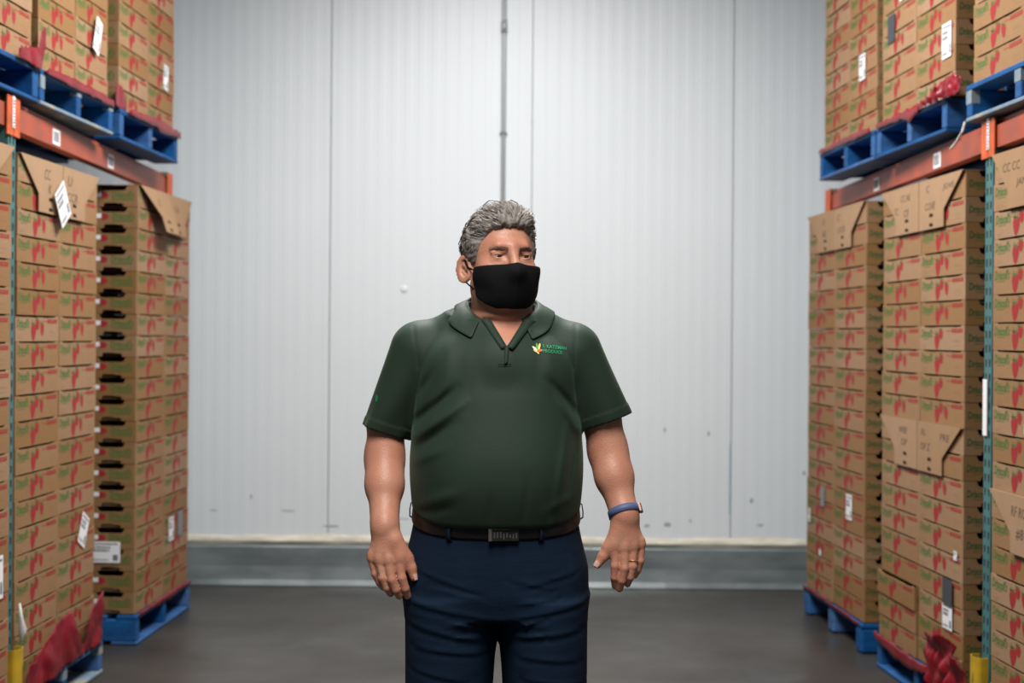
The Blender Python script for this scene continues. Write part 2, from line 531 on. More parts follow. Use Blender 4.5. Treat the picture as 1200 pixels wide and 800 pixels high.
    return mb.mesh('berry_tray', [M['kraft'], M['kraft_end'], M['green_ink'], M['red_ink'], M['dark_green_ink'], M['faint_ink'], M['kraft_in'], M['label']])


TRAYS = {s_: [tray_mesh(i, s_) for i in range(5)] for s_ in (-1, 1)}
BOX = {}


def stack(side, name, key, u0, u1, z0, pitch, layers, cols, v=0.0, gap_at=None, depth_cols=()):
    """cols: (column word, 0 = near half / 1 = far half)"""
    half = (u1 - u0) / 2
    for cw, ci in cols:
        L = half if len(cols) > 1 else (u1 - u0)
        uc = u0 + half * (ci + .5) if len(cols) > 1 else (u0 + u1) / 2
        for k in range(layers):
            for dcol in ([0, 1] if cw in depth_cols else [0]):
                z = z0 + k * pitch + (.005 if gap_at is not None and k >= gap_at else 0)
                o = link('berry_tray', random.choice(TRAYS[side]))
                jv, ju = random.uniform(-.002, .002), random.uniform(-.0008, .0008)
                o.location = P(side, uc + ju, v + TD / 2 + jv + dcol * (TD + .006), z)
                o.rotation_euler = (0, 0, rack_rot(side) + R(random.uniform(-.35, .35)))
                o.scale = ((L - .004) / TL, 1, (pitch - .0006) / THH)
                lab = 'cardboard berry tray, %s%s, %s column%s, %s' % (ORD[k + 1], '' if k == 0 else ' from bottom', cw, ' behind the front one' if dcol else '', name)
                tag(o, lab, 'box', 'berry trays in the ' + name)
                if not dcol: BOX[(key, ci, k)] = o


NF = (('near', 0), ('far', 1))
stack(-1, 'left rear floor stack', 'l1', 6.524, 7.41, .142, .0982, 20, NF, depth_cols=('near',))
stack(-1, 'left middle floor stack', 'l2', 5.11, 5.964, .142, .0965, 20, NF)
stack(-1, 'cut-off left front floor stack', 'l3', 4.54, 4.985, .142, .0965, 20, (('far', 0),), v=-.03)
stack(1, 'right rear floor stack', 'r1', 6.46, 7.425, .142, .0955, 20, NF)
stack(1, 'right middle floor stack', 'r2', 5.275, 6.22, .142, .0955, 20, NF, gap_at=10)
stack(1, 'cut-off right front floor stack', 'r3', 4.50, 4.965, .142, .0960, 20, (('far', 0),), v=-.02, gap_at=8)
LZ, RZ = 2.272, 2.219
PH = .135
stack(-1, 'left rear upper stack', 'lu1', 6.23, 7.09, LZ + PH + .002, .0965, 8, NF)
stack(-1, 'left middle upper stack', 'lu2', 5.295, 6.085, LZ + PH + .002, .0965, 6, NF)
stack(-1, 'cut-off left front upper stack', 'lu3', 4.82, 5.235, LZ + PH + .002, .0965, 5, (('far', 0),))
stack(1, 'right rear upper stack', 'ru1', 6.33, 7.154, RZ + PH + .002, .0965, 8, NF)
stack(1, 'right middle upper stack', 'ru2', 5.39, 6.25, RZ + PH + .002, .0965, 6, NF)
stack(1, 'cut-off right front upper stack', 'ru3', 4.74, 5.185, RZ + PH + .002, .0965, 5, (('far', 0),), v=-.01)


for k_, dv in ((0, .006), (1, .009), (2, .016)):      # sagging bottom trays pushed toward the aisle
    BOX[('r2', 1, k_)].location -= Vector((CT, SN, 0)) * dv


# stickers: children of the tray they are stuck on
def sticker(key, ci, k, s, z, w, h, kind='label', rot=0.0, end=False, label=None, out=.005, text=None):
    b = BOX[(key, ci, k)]
    mb = MB()
    sx = b.scale.x

    def pt(a, c, off=0.0):
        ca, sa = math.cos(rot), math.sin(rot)
        a2, c2 = a * ca - c * sa, a * sa + c * ca
        if end == 0:
            return ((s + a2) / sx, -TD / 2 - out - off, z + c2)
        e_ = end
        return (e_ * (TL / 2 + out + off), e_ * (-TD / 2 * e_ * e_ * 0 + 0) + e_ * (s + a2), z + c2)
    mats = {'label': [M['label'], M['label_ink']], 'dark': [M['dark_label'], M['label_ink']], 'grey': [M['grey_label'], M['label_ink']]}[kind]
    c = [(-w / 2, -h / 2), (w / 2, -h / 2), (w / 2, h / 2), (-w / 2, h / 2)]
    fr = [pt(a, b_) for a, b_ in c]; bk = [pt(a, b_, -.0008) for a, b_ in c]
    mb.add(fr + bk, [(0, 1, 2, 3), (7, 6, 5, 4), (1, 0, 4, 5), (2, 1, 5, 6), (3, 2, 6, 7), (0, 3, 7, 4)], 0)
    if kind == 'label' and w > .03:
        rr = random.Random(int((s + z) * 1000))
        # header rule, two text rows, bar code
        def bar(a0, a1, c0, c1): mb.add([pt(a, d, .0004) for a, d in ((a0, c0), (a1, c0), (a1, c1), (a0, c1))], [(0, 1, 2, 3)], 1)
        bar(-.42 * w, .42 * w, .36 * h, .42 * h)
        for row, hh in ((.18, .10), (.02, .12)):
            a = -.42 * w
            while a < .12 * w:
                q = rr.uniform(.03, .08) * w
                bar(a, a + q, row * h, (row + hh) * h); a += q + .02 * w
        a = -.42 * w
        while a < .1 * w:
            q = rr.uniform(.01, .03) * w
            bar(a, a + q, -.42 * h, -.32 * h); a += q + .02 * w
        bar(.25 * w, .42 * w, -.40 * h, -.12 * h)
    o = mb.build('shipping_label' if kind == 'label' else 'dark_patch', mats, b)
    if label: o['label'] = label
    return o


# left side (local s: + is away from the camera); right side (+ is toward the camera)
sticker('l1', 0, 2, -.02, .085, .135, .095, end=-1, label='white printed label on the end of the tray')
sticker('l1', 1, 3, -.10, .02, .085, .115, label='white printed label')
sticker('l1', 1, 3, .06, .03, .08, .125, 'grey', label='grey rectangular patch')
sticker('l2', 1, 5, .07, .0, .085, .13, rot=-.5, out=.006, label='white label stuck on at a slant')
sticker('l3', 0, 4, .11, .06, .10, .15, label='white printed label')
sticker('l2', 0, 18, .17, .045, .115, .15, rot=.62, out=.03, label='white labels hanging as a tilted diamond')
sticker('lu1', 0, 2, .02, .06, .06, .12, end=-1, label='white label on the end of the tray')
sticker('lu1', 1, 2, .06, .07, .075, .12, rot=-.1, label='white label curling off the tray')
sticker('lu2', 1, 2, .03, .06, .075, .15, rot=-.35, out=.015, label='white tag hanging loose')
sticker('ru1', 0, 3, .0, .03, .09, .12, label='white printed label')
sticker('ru2', 0, 2, .13, .03, .095, .135, label='white printed label')
sticker('ru2', 1, 4, -.09, .02, .09, .12, 'dark', label='dark grey patch')
sticker('ru2', 1, 5, .03, .03, .035, .03, label='small white sticker')
sticker('r1', 0, 5, .02, .02, .09, .12, label='white printed label')
sticker('r1', 1, 5, .06, .02, .07, .10, 'grey', label='grey patch')
sticker('r1', 1, 3, -.18, .09, .04, .07, out=.006, label='small white label at the tray edge')
sticker('r1', 1, 2, .02, .02, .03, .03, label='small white sticker')
sticker('r2', 0, 3, .10, .045, .10, .10, 'dark', out=.010, label='black square patch')
sticker('r2', 0, 2, .09, .045, .10, .100, out=.007, label='white printed label below the black patch')
sticker('r2', 0, 5, .17, .0, .035, .035, label='small white sticker')
sticker('r3', 0, 11, .11, .05, .09, .10, 'dark', label='dark patch')
sticker('r3', 0, 10, .06, .03, .032, .034, label='small white sticker')


# ------------------------------------------------------------------ lids whose flaps hang over the aisle side
def lid(side, u0, u1, z, slant_far, label, drop=.195, tilt=0.0, words=(), v=-.006, narrow=.42):
    """a flat cover on the top tray with one tapering flap folded down over the aisle face."""
    w = u1 - u0
    root = empty('tray_lid', P(side, (u0 + u1) / 2, v, z), rack_rot(side))
    tag(root, label, 'lid', 'cardboard lids with hanging flaps')
    mb = MB()
    mb.box((-w / 2 + .002, 0, 0), (w / 2 - .002, TD + .01, .003))
    mb.build('top_panel', M['kraft_lid'], root)
    # in local axes: -y toward the aisle, x along; on the left side +x is the far end, on the right the near end
    far = 1 if side < 0 else -1
    sl_ = far if slant_far else -far
    ol = [(-w / 2 + .003, 0), (w / 2 - .003, 0)]
    a = narrow * w
    # outline going down, slanted on the sl_ side
    if sl_ > 0:
        ol = [(-w / 2 + .003, 0.002), (-w / 2 + .003, -drop), (w / 2 - a, -drop), (w / 2 - a, -drop * .66), (w / 2 - .003, 0.002)]
    else:
        ol = [(-w / 2 + .003, 0.002), (-w / 2 + a, -drop * .66), (-w / 2 + a, -drop), (w / 2 - .003, -drop), (w / 2 - .003, 0.002)]
    fl_ = MB()
    dy = math.sin(tilt); dz = math.cos(tilt)
    up = (0, dy, dz)
    nrm = (0, -dz, dy)
    fl_.prism(ol, (0, -.002, .002), (1, 0, 0), up, nrm, .003, 0)

    def on(a, c, off=.0006):
        p = Vector((0, -.002, .002)) + Vector((1, 0, 0)) * a + Vector(up) * c + Vector(nrm) * off
        return p
    cx = -sl_ * w * .20
    for c0 in (-drop * .76, -drop * .955):
        fl_.add([on(cx - .02, c0), on(cx + .022, c0), on(cx + .022, c0 + .009), on(cx + .012, c0 + .009), on(cx + .012, c0 + .014), on(cx - .02, c0 + .013)], [(0, 1, 2, 3, 4, 5)], 2)
    for wd, a0, c0, ww, hh in words:
        o_ = on(a0, c0)
        put_text(fl_, wd, o_, (1, 0, 0), up, ww, hh, 1, shear=.15)
    fl_.build('hanging_flap', [M['kraft_lid'], M['marker'], M['slot']], root)
    return root


zt = lambda base, p, n: base + n * p + .0005
lid(-1, 5.11, 5.537, zt(.142, .0965, 20), False, 'cardboard lid on the near column of the left middle floor stack', words=(('CC', .02, -.07, .06, .04), ('K', .06, -.12, .03, .035)), v=-.010)
lid(-1, 5.537, 5.964, zt(.142, .0965, 20), True, 'cardboard lid on the far column of the left middle floor stack', words=(('U', -.16, -.07, .05, .04), ('CCR', -.17, -.13, .12, .035)), v=-.010)
lid(-1, 6.524, 6.967, zt(.142, .0982, 20), False, 'bent cardboard lid on the near column of the left rear floor stack', drop=.21, tilt=.30, words=(('C', .0, -.08, .04, .035),), v=-.010, narrow=.5)
lid(-1, 6.967, 7.41, zt(.142, .0982, 20), True, 'cardboard lid on the far column of the left rear floor stack', tilt=.12, words=(('CA', -.13, -.08, .07, .03),), v=-.010)
lid(-1, 4.54, 4.985, zt(.142, .0965, 20), True, 'cardboard lid of the cut-off left front floor stack', v=-.040)
lid(1, 6.943, 7.425, zt(.142, .0955, 20), True, 'cardboard lid on the far column of the right rear floor stack', words=(('U', .05, -.06, .04, .03), ('AL', .04, -.12, .08, .03)), v=-.010)
lid(1, 6.46, 6.943, zt(.142, .0955, 20), False, 'cardboard lid on the near column of the right rear floor stack', words=(('C', -.18, -.06, .04, .03), ('OCK', -.17, -.12, .12, .03)), v=-.010)
lid(1, 5.748, 6.22, zt(.147, .0955, 20), True, 'cardboard lid topping the far column of the right middle floor stack', words=(('CC AE', .02, -.06, .12, .028), ('TC', -.06, -.11, .05, .03), ('CE', .06, -.125, .06, .03)), v=-.010)
lid(1, 5.275, 5.747, zt(.147, .0955, 20), False, 'cardboard lid topping the near column of the right middle floor stack', words=(('C', -.15, -.05, .03, .028), ('JOVE', .03, -.06, .12, .028), ('COVE', -.16, -.12, .11, .03)), v=-.010)
lid(1, 5.748, 6.22, zt(.1425, .0955, 10), True, 'cardboard lid halfway up the far column of the right middle floor stack', words=(('WER', .02, -.06, .10, .028), ('OP', .05, -.11, .07, .03)), v=-.010)
lid(1, 5.275, 5.747, zt(.1425, .0955, 10), False, 'cardboard lid halfway up the near column of the right middle floor stack', words=(('AL', -.19, -.05, .05, .028), ('PRE', .02, -.06, .10, .028), ('OP Z', -.19, -.11, .10, .03)), v=-.010)
lid(1, 4.50, 4.965, zt(.147, .0960, 20), True, 'cardboard lid topping the cut-off right front floor stack', words=(('CC CC', -.13, -.07, .14, .03), ('JAN', -.02, -.13, .08, .03)), v=-.030, narrow=.3)
lid(1, 4.50, 4.965, zt(.1425, .0960, 8), True, 'cardboard lid halfway up the cut-off right front floor stack', words=(('RF ROT', -.04, -.07, .15, .035), ('#81', .0, -.145, .08, .04)), v=-.030, narrow=.4)


# ------------------------------------------------------------------ pallets
def pallet_parts(root, seed, worn=False, blocks=False):
    """local: x along the aisle, -y toward the aisle, three stringers across, boards along the aisle."""
    r = random.Random(seed)
    L = .95; D = .94; h0 = .018; h1 = .115; H = PH
    for i, x in enumerate((-L / 2 + .026, 0, L / 2 - .026)):
        hw = .045 if blocks else .026
        xb = x - (x > .1) * (hw - .026) + (x < -.1) * (hw - .026)
        mb = MB(); mb.box((xb - hw, 0, .001 if blocks else h0), (xb + hw, D, h1), 0, .010 if blocks else .004)
        mb.build('stringer', M['blue_wood'], root)
        if worn:
            m2 = MB(); m2.box((x - .0262, -.0012, h1 - r.uniform(.01, .05)), (x + .0262, .03, h1 - .0005)); m2.build('worn_end', M['worn_wood'], root)
    n = 7
    for i in range(n):
        y = (D - .10) * i / (n - 1)
        mb = MB(); mb.box((-L / 2, y - (.0 if i else .002), h1), (L / 2, y + .10 + r.uniform(-.01, 0), H), 0, .003)
        mb.build('deck_board', M['blue_wood'], root)
    for i, y in enumerate(() if blocks else (0, .28, .55, D - .12)):
        mb = MB(); mb.box((-L / 2, y - (.003 if i == 0 else 0), 0.001), (L / 2, y + .12, h0), 0, .004)
        o = mb.build('bottom_board', M['worn_wood'] if worn else M['blue_wood'], root)
        if worn: o['label'] = 'bare scuffed bottom board'


def pallet(side, u0, u1, z, label, v=-.012, worn=False, blocks=False):
    root = empty('pallet', P(side, (u0 + u1) / 2, v, z), rack_rot(side))
    root.scale = ((u1 - u0) / .95, 1, 1)
    tag(root, label, 'pallet', 'blue pallets')
    pallet_parts(root, int(u0 * 100) + side, worn, blocks)
    return root


pallet(-1, 6.51, 7.42, .001, 'blue wooden pallet on the floor under the left rear stack')
pallet(-1, 5.10, 5.99, .001, 'blue scuffed pallet on the floor under the left middle stack', worn=True, v=-.03)
pallet(-1, 4.08, 4.985, .001, 'blue pallet under the cut-off left front floor stack')
pallet(1, 6.45, 7.44, .001, 'blue wooden pallet on the floor under the right rear stack', blocks=True)
pallet(1, 5.25, 6.23, .001, 'blue pallet on the floor under the right middle stack')
pallet(1, 4.02, 4.965, .001, 'blue pallet under the cut-off right front floor stack')
pallet(-1, 6.20, 7.10, LZ, 'blue pallet on the left rack beam nearest the back wall', v=-.02)
pallet(-1, 5.27, 6.10, LZ, 'blue pallet second from the wall on the left rack beam', v=-.02, worn=True)
pallet(-1, 4.36, 5.25, LZ, 'blue pallet cut off by the left edge on the rack beam', v=-.02)
pallet(1, 6.30, 7.165, RZ, 'blue pallet on the right rack beam nearest the back wall', v=-.02)
pallet(1, 5.43, 6.265, RZ, 'blue pallet second from the wall on the right rack beam', v=-.02)
pallet(1, 4.30, 5.20, RZ, 'blue pallet cut off by the right edge on the rack beam', v=-.03, worn=True)


# ------------------------------------------------------------------ pallet rack
def beam(root, u0, u1, v, z0, z1, name='beam'):
    mb = MB()
    h = z1 - z0
    # stepped section: front face, ledge, raised back lip
    prof = [(.0, z0), (.0, z1 - .022), (.014, z1 - .022), (.014, z1), (.048, z1), (.048, z0)]
    n = len(prof)
    mb.add([(u0, a, b) for a, b in prof] + [(u1, a, b) for a, b in prof],
           [list(range(n))[::-1], list(range(n, 2 * n))] + [(i, (i + 1) % n, n + (i + 1) % n, n + i) for i in range(n)])
    return mb.build(name, M['orange'], root)


def rack(side, zb0, zb1, ufar, label):
    root = empty('pallet_rack', (side * 1.736, 0, 0), R(90) if side < 0 else R(-90))
    tag(root, label, 'rack')
    far = 1 if side < 0 else -1     # local x = far * u

    def X(u): return far * u
    for vf in (.0, 1.0):
        for (ua, ub) in ((5.012, 5.088), (ufar, ufar + .076)):
            x0, x1 = sorted((X(ua), X(ub)))
            mb = MB()
            # open C section post
            mb.box((x0, vf, .004), (x1, vf + .003, zb1 + .012))
            mb.box((x0, vf + .003, .004), (x0 + .003, vf + .072, zb1 + .012))
            mb.box((x1 - .003, vf + .003, .004), (x1, vf + .072, zb1 + .012))
            if vf == 0:
                for k in range(37):
                    zc = .28 + k * .0508
                    for xc in (x0 + .020, x1 - .020):
                        mb.poly([(xc - .007, vf - .0006, zc + .014), (xc - .005, vf - .0006, zc - .012), (xc + .005, vf - .0006, zc - .012), (xc + .007, vf - .0006, zc + .014)], 1)
            mb.build('post', [M['teal'], M['slot']], root)
            fp = MB(); fp.box((x0 - .003, vf - .003, 0.0), (x1 + .003, vf + .08, .008)); fp.build('foot_plate', M['teal'], root)
        for (ua, ub) in ((5.092, ufar - .004), (3.6, 5.008)):
            x0, x1 = sorted((X(ua), X(ub)))
            b = beam(root, x0, x1, 0, zb0, zb1)
            b.location = (0, vf + .004, 0)
    # connectors on the aisle posts
    for (ua, ub) in ((4.985, 5.046), (5.054, 5.115), (ufar - .03, ufar + .08)):
        x0, x1 = sorted((X(ua), X(ub)))
        mb = MB(); mb.box((x0, -.008, zb0 - .03), (x1, -.0015, zb1 + .008), 0, .002)
        c = mb.build('connector', M['orange_bright'], root)
    lb = MB()
    x0 = X(5.03) if far > 0 else X(5.055)
    lb.box((x0, -.0105, zb0 + .0), (x0 + .025, -.0085, zb1 + .01), 0)
    for q in range(9): lb.box((x0 + .004, -.0115, zb0 + .004 + q * .011), (x0 + .021, -.0104, zb0 + .004 + q * .011 + random.uniform(.003, .008)), 1)
    o = lb.build('location_label', [M['label'], M['label_ink']], root); o['label'] = 'vertical black and white location label'
    # bar code labels on the beam face
    for u in ((5.52, 6.30) if side < 0 else (5.62, 6.53)):
        mb = MB()
        zc = zb0 + .038; w = .09; h = .06
        xa, xb = sorted((X(u), X(u + w)))
        mb.box((xa, .0015, zc - h / 2), (xb, .0036, zc + h / 2), 0)
        a = xa + .008
        rr = random.Random(int(u * 10))
        while a < xb - .012:
            q = rr.uniform(.002, .006); mb.box((a, .0008, zc - h * .32), (a + q, .0016, zc + h * .34), 1); a += q + rr.uniform(.002, .005)
        o = mb.build('barcode_label', [M['label'], M['label_ink']], root); o['label'] = 'pale bar code label on the beam face'
    # diagonal and horizontal braces of the upright frame behind the front post
    for ub in (5.05, ufar + .038):
        for z0_, z1_ in ((.3, 1.2), (1.2, 2.05)):
            mb = MB(); mb.tube([(X(ub), .04, z0_), (X(ub), .99, z1_)], .012, 4); mb.build('brace', M['teal'], root)
    return root


rack(-1, 2.155, 2.258, 7.425, 'orange and teal pallet rack holding the left stacks')
rack(1, 2.105, 2.205, 7.49, 'orange and teal pallet rack holding the right stacks')
for side, hh, uc in ((-1, .31, 5.05), (1, .31, 5.05)):
    g = empty('post_guard', P(side, uc, -.010, 0), rack_rot(side))
    tag(g, 'yellow rounded steel guard around the foot of the %s rack post' % word(side), 'guard')
    mb = MB()
    n = 14; r0, r1 = .040, .036
    pts = [(math.pi + math.pi * i / n) for i in range(n + 1)]
    out = [(r0 * math.cos(t), -.022 + r0 * .55 * math.sin(t)) for t in pts]; inn = [(r1 * math.cos(t), -.022 + r1 * .5 * math.sin(t)) for t in pts][::-1]
    ring = [(-r0, .0)] + out + [(r0, .0), (r1, .0)] + inn + [(-r1, .0)]
    m = len(ring)
    mb.add([(a, b, .001) for a, b in ring] + [(a, b, hh) for a, b in ring], [list(range(m))[::-1], list(range(m, 2 * m))] + [(i, (i + 1) % m, m + (i + 1) % m, m + i) for i in range(m)])
    mb.build('guard_shell', M['yellow'], g)
    mb = MB()
    for z, w, h, a in ((.19, .012, .07, .25), (.12, .02, .05, .3), (.10, .016, .03, -.2)):
        t = -math.pi / 2 + a
        pts = [(math.cos(t + dx) * (r0 + .0008), -.022 + .55 * (r0 + .0016) * math.sin(t + dx), z + dz) for dx, dz in ((-w * 8, -h), (w * 6, -h * .8), (w * 3, h), (-w * 4, h * .7))]
        mb.poly(pts)
    mb.build('scuff', M['black_scuff'], g)


# ------------------------------------------------------------------ red plastic film
def film(name, label, side, uv, nu=26, nz=10, v=-.012, amp=.006, seed=1, freq=7.0):
    """uv: list of (u, zlow, zhigh) along the rack face; crumpled sheet of its own thickness."""
    r = np.random.default_rng(seed)
    us = np.linspace(uv[0][0], uv[-1][0], nu)
    zl = np.interp(us, [a[0] for a in uv], [a[1] for a in uv]); zh = np.interp(us, [a[0] for a in uv], [a[2] for a in uv])
    zh = zh + r.uniform(-.006, .006, nu); zl = zl + r.uniform(-.004, .004, nu)
    ph = r.uniform(0, 6, 8)
    mb = MB(); vs = []; fs = []
    for i, u in enumerate(us):
        for j in range(nz):
            t = j / (nz - 1)
            z = zl[i] + (zh[i] - zl[i]) * t
            q = Vector((u * freq, z * freq * .8 + u * 3, seed * 7.3))
            d = abs(mnoise.noise(q)) * 2.2 + abs(mnoise.noise(q * 2.3)) * .9
            vs.append(tuple(P(side, u, v - amp * d, z)))
    for i in range(nu - 1):
        for j in range(nz - 1):
            fs.append((i * nz + j, (i + 1) * nz + j, (i + 1) * nz + j + 1, i * nz + j + 1))
    mb.add(vs, fs)
    o = mb.build('plastic_film', M['film'], None, True)
    md = o.modifiers.new('thickness', 'SOLIDIFY'); md.thickness = .0008
    tag(o, label, 'plastic wrap')
    return o


film('f', 'large red plastic film wrapped round the base of the left middle floor stack', -1,
     [(5.11, .10, .205), (5.3, .12, .26), (5.42, .125, .31), (5.48, .13, .335), (5.58, .135, .34), (5.62, .135, .26), (5.66, .14, .19), (5.74, .14, .17), (5.80, .14, .30), (5.96, .13, .36)], 60, 16, v=-.034, amp=.010, seed=2, freq=9)
film('f', 'crumpled red film bunched low on the near corner of the right middle floor stack', 1,
     [(5.14, .02, .24), (5.20, .01, .28), (5.28, .02, .32), (5.36, .05, .325), (5.44, .08, .30), (5.52, .10, .30), (5.56, .2, .28)], 50, 26, v=-.03, amp=.026, seed=3, freq=9)
film('f', 'narrow red film edge under the far trays of the right middle floor stack', 1,
     [(5.56, .12, .15), (5.8, .09, .15), (6.0, .10, .152), (6.22, .13, .16)], 24, 4, v=-.022, seed=5)
film('f', 'thin red film edge under the right rear floor stack', 1, [(6.47, .128, .142), (6.9, .130, .150), (7.42, .132, .152)], 24, 3, v=-.018, amp=.003, seed=6)
film('f', 'thin red film edge under the left rear floor stack', -1, [(6.53, .13, .145), (6.9, .125, .155), (7.0, .12, .16), (7.42, .13, .150)], 24, 3, v=-.018, amp=.003, seed=7)
film('f', 'red film edge under the left middle upper stack', -1, [(5.30, LZ + .125, LZ + .14), (5.6, LZ + .12, LZ + .16), (5.9, LZ + .12, LZ + .155), (6.09, LZ + .12, LZ + .15)], 24, 4, v=-.028, amp=.004, seed=8)
film('f', 'shiny red film patch at the near corner of the left rear upper stack', -1, [(6.14, LZ + .137, LZ + .23), (6.20, LZ + .135, LZ + .235), (6.25, LZ + .13, LZ + .22), (6.29, LZ + .13, LZ + .17)], 12, 8, v=-.014, amp=.006, seed=9)
film('f', 'thin red film edge under the left rear upper stack', -1, [(6.29, LZ + .12, LZ + .150), (6.7, LZ + .125, LZ + .16), (6.75, LZ + .11, LZ + .165), (7.1, LZ + .125, LZ + .155)], 22, 3, v=-.034, amp=.003, seed=10)
film('f', 'torn red film sheet hanging up beside the cut-off left upper stack', -1, [(5.03, LZ + .13, LZ + .17), (5.15, LZ + .13, LZ + .19), (5.22, LZ + .12, LZ + .20), (5.245, LZ + .12, LZ + .27), (5.29, LZ + .22, LZ + .29)], 20, 8, v=-.03, amp=.007, seed=11)
film('f', 'crumpled pink red film at the near corner of the right middle upper stack', 1, [(5.225, RZ + .142, RZ + .17), (5.30, RZ + .12, RZ + .20), (5.36, RZ + .125, RZ + .205), (5.45, RZ + .13, RZ + .19), (5.55, RZ + .13, RZ + .16), (5.7, RZ + .13, RZ + .15)], 50, 14, v=-.028, amp=.016, seed=12, freq=16)
film('f', 'thin red film edge under the right middle upper stack', 1, [(5.7, RZ + .125, RZ + .15), (5.82, RZ + .09, RZ + .155), (5.88, RZ + .12, RZ + .15), (6.25, RZ + .13, RZ + .15)], 20, 3, v=-.028, amp=.003, seed=13)
film('f', 'thin red film edge under the right rear upper stack', 1, [(6.33, RZ + .125, RZ + .15), (6.7, RZ + .13, RZ + .155), (7.15, RZ + .13, RZ + .15)], 20, 3, v=-.028, amp=.003, seed=14)
mb = MB()
pa, pb, pc = P(1, 5.20, -.035, RZ + .005), P(1, 5.20, -.045, RZ - .03), P(1, 5.30, -.05, RZ - .08)
mb.tube([pa, pb, (pb + pc) / 2 + Vector((0, 0, -.006)), pc], .004, 6)
tag(mb.build('strap_end', M['strap']), 'loose white strap end dangling below the right rack pallets', 'strap')
mb = MB()
mb.box((-.035, -.006, 0), (.0, -.003, .20)); 
o = mb.build('paper_tag', M['label']); o.location = P(1, 5.05, -.001, 1.09); o.rotation_euler = (0, 0, rack_rot(1))
tag(o, 'white paper tag stuck to the teal right rack post', 'tag')
mb = MB()
mb.tube([P(-1, 5.11, -.03, .325), P(-1, 5.12, -.03, .36), P(-1, 5.105, -.03, .40), P(-1, 5.10, -.025, .46)], [.006, .016, .008, .004], 6)
tag(mb.build('tape_scrap', M['strap'], None, True), 'crumpled white tape scrap above the left yellow guard', 'tape')


# ================================================================== the man
# Bodies and clothes are signed-distance shapes turned into surfaces by surface nets on a grid.
BASE = Vector((0.006, 3.33, 0.0))
f32 = np.float32


class Field:
    def __init__(s, xs, ys, zs):
        s.xs, s.ys, s.zs = [np.asarray(a, f32) for a in (xs, ys, zs)]
        s.F = np.full((len(xs), len(ys), len(zs)), 0.5, f32)

    def sl(s, lo, hi):
        r = []
        for a, l, h in zip((s.xs, s.ys, s.zs), lo, hi):
            i, j = np.searchsorted(a, l), np.searchsorted(a, h)
            r.append(slice(max(0, i - 1), min(len(a), j + 1)))
        return tuple(r)

    def xyz(s, q):
        return s.xs[q[0]][:, None, None], s.ys[q[1]][None, :, None], s.zs[q[2]][None, None, :]

    def apply(s, fn, lo, hi, k=0.0, op='u'):
        q = s.sl(lo, hi)
        A = s.F[q]
        if A.size == 0: return
        B = fn(*s.xyz(q)).astype(f32)
        B = np.broadcast_to(B, A.shape)
        if op == 'u': s.F[q] = smin(A, B, k)
        elif op == 'd': s.F[q] = -smin(-A, B, k)
        elif op == 'i': s.F[q] = -smin(-A, -B, k)
        elif op == '+': s.F[q] = A + B

    def sample(s, p):
        i = [int(np.clip(np.searchsorted(a, v) - 1, 0, len(a) - 2)) for a, v in zip((s.xs, s.ys, s.zs), p)]
        return float(s.F[i[0], i[1], i[2]])

    def mesh(s, relax=1):
        v, f = nets(s.F, s.xs, s.ys, s.zs)
        return v, f


def smin(a, b, k):
    if k <= 0: return np.minimum(a, b)
    h = np.clip(0.5 + 0.5 * (b - a) / k, 0, 1)
    return b + (a - b) * h - k * h * (1 - h)


def nets(F, xs, ys, zs):
    I = F < 0
    nx, ny, nz = F.shape
    c = np.zeros((nx - 1, ny - 1, nz - 1), np.int8)
    for dx in (0, 1):
        for dy in (0, 1):
            for dz in (0, 1):
                c += I[dx:nx - 1 + dx, dy:ny - 1 + dy, dz:nz - 1 + dz]
    act = np.argwhere((c > 0) & (c < 8))
    idx = np.full(c.shape, -1, np.int32)
    idx[act[:, 0], act[:, 1], act[:, 2]] = np.arange(len(act))
    cor = [(a, b, d) for a in (0, 1) for b in (0, 1) for d in (0, 1)]
    vals = {k: F[act[:, 0] + k[0], act[:, 1] + k[1], act[:, 2] + k[2]] for k in cor}
    acc = np.zeros((len(act), 3)); cnt = np.zeros(len(act))
    for k in cor:
        for ax in range(3):
            if k[ax] == 0:
                k2 = list(k); k2[ax] = 1; k2 = tuple(k2)
                a, b = vals[k], vals[k2]
                m = (a < 0) != (b < 0)
                t = np.where(m, a / np.where(m, a - b, 1), 0)
                p = np.repeat(np.array([k], float), len(act), 0); p[:, ax] = t
                acc[m] += p[m]; cnt[m] += 1
    p = acc / cnt[:, None]
    V = np.empty((len(act), 3))
    for ax, g in enumerate((xs, ys, zs)):
        g = g.astype(float)
        V[:, ax] = g[act[:, ax]] + p[:, ax] * (g[act[:, ax] + 1] - g[act[:, ax]])
    faces = []
    for ax in range(3):
        A = I.take(range(0, F.shape[ax] - 1), ax); B = I.take(range(1, F.shape[ax]), ax)
        e = np.argwhere(A != B)
        o1, o2 = [(1, 2), (2, 0), (0, 1)][ax]
        ok = (e[:, o1] > 0) & (e[:, o2] > 0) & (e[:, o1] < F.shape[o1] - 1) & (e[:, o2] < F.shape[o2] - 1)
        e = e[ok]
        q = []
        for d1, d2 in ((-1, -1), (0, -1), (0, 0), (-1, 0)):
            t = e.copy(); t[:, o1] += d1; t[:, o2] += d2
            q.append(idx[t[:, 0], t[:, 1], t[:, 2]])
        q = np.stack(q, 1)
        ins = A[e[:, 0], e[:, 1], e[:, 2]]
        q[~ins] = q[~ins][:, ::-1]
        faces.append(q)
    return V, np.concatenate(faces)


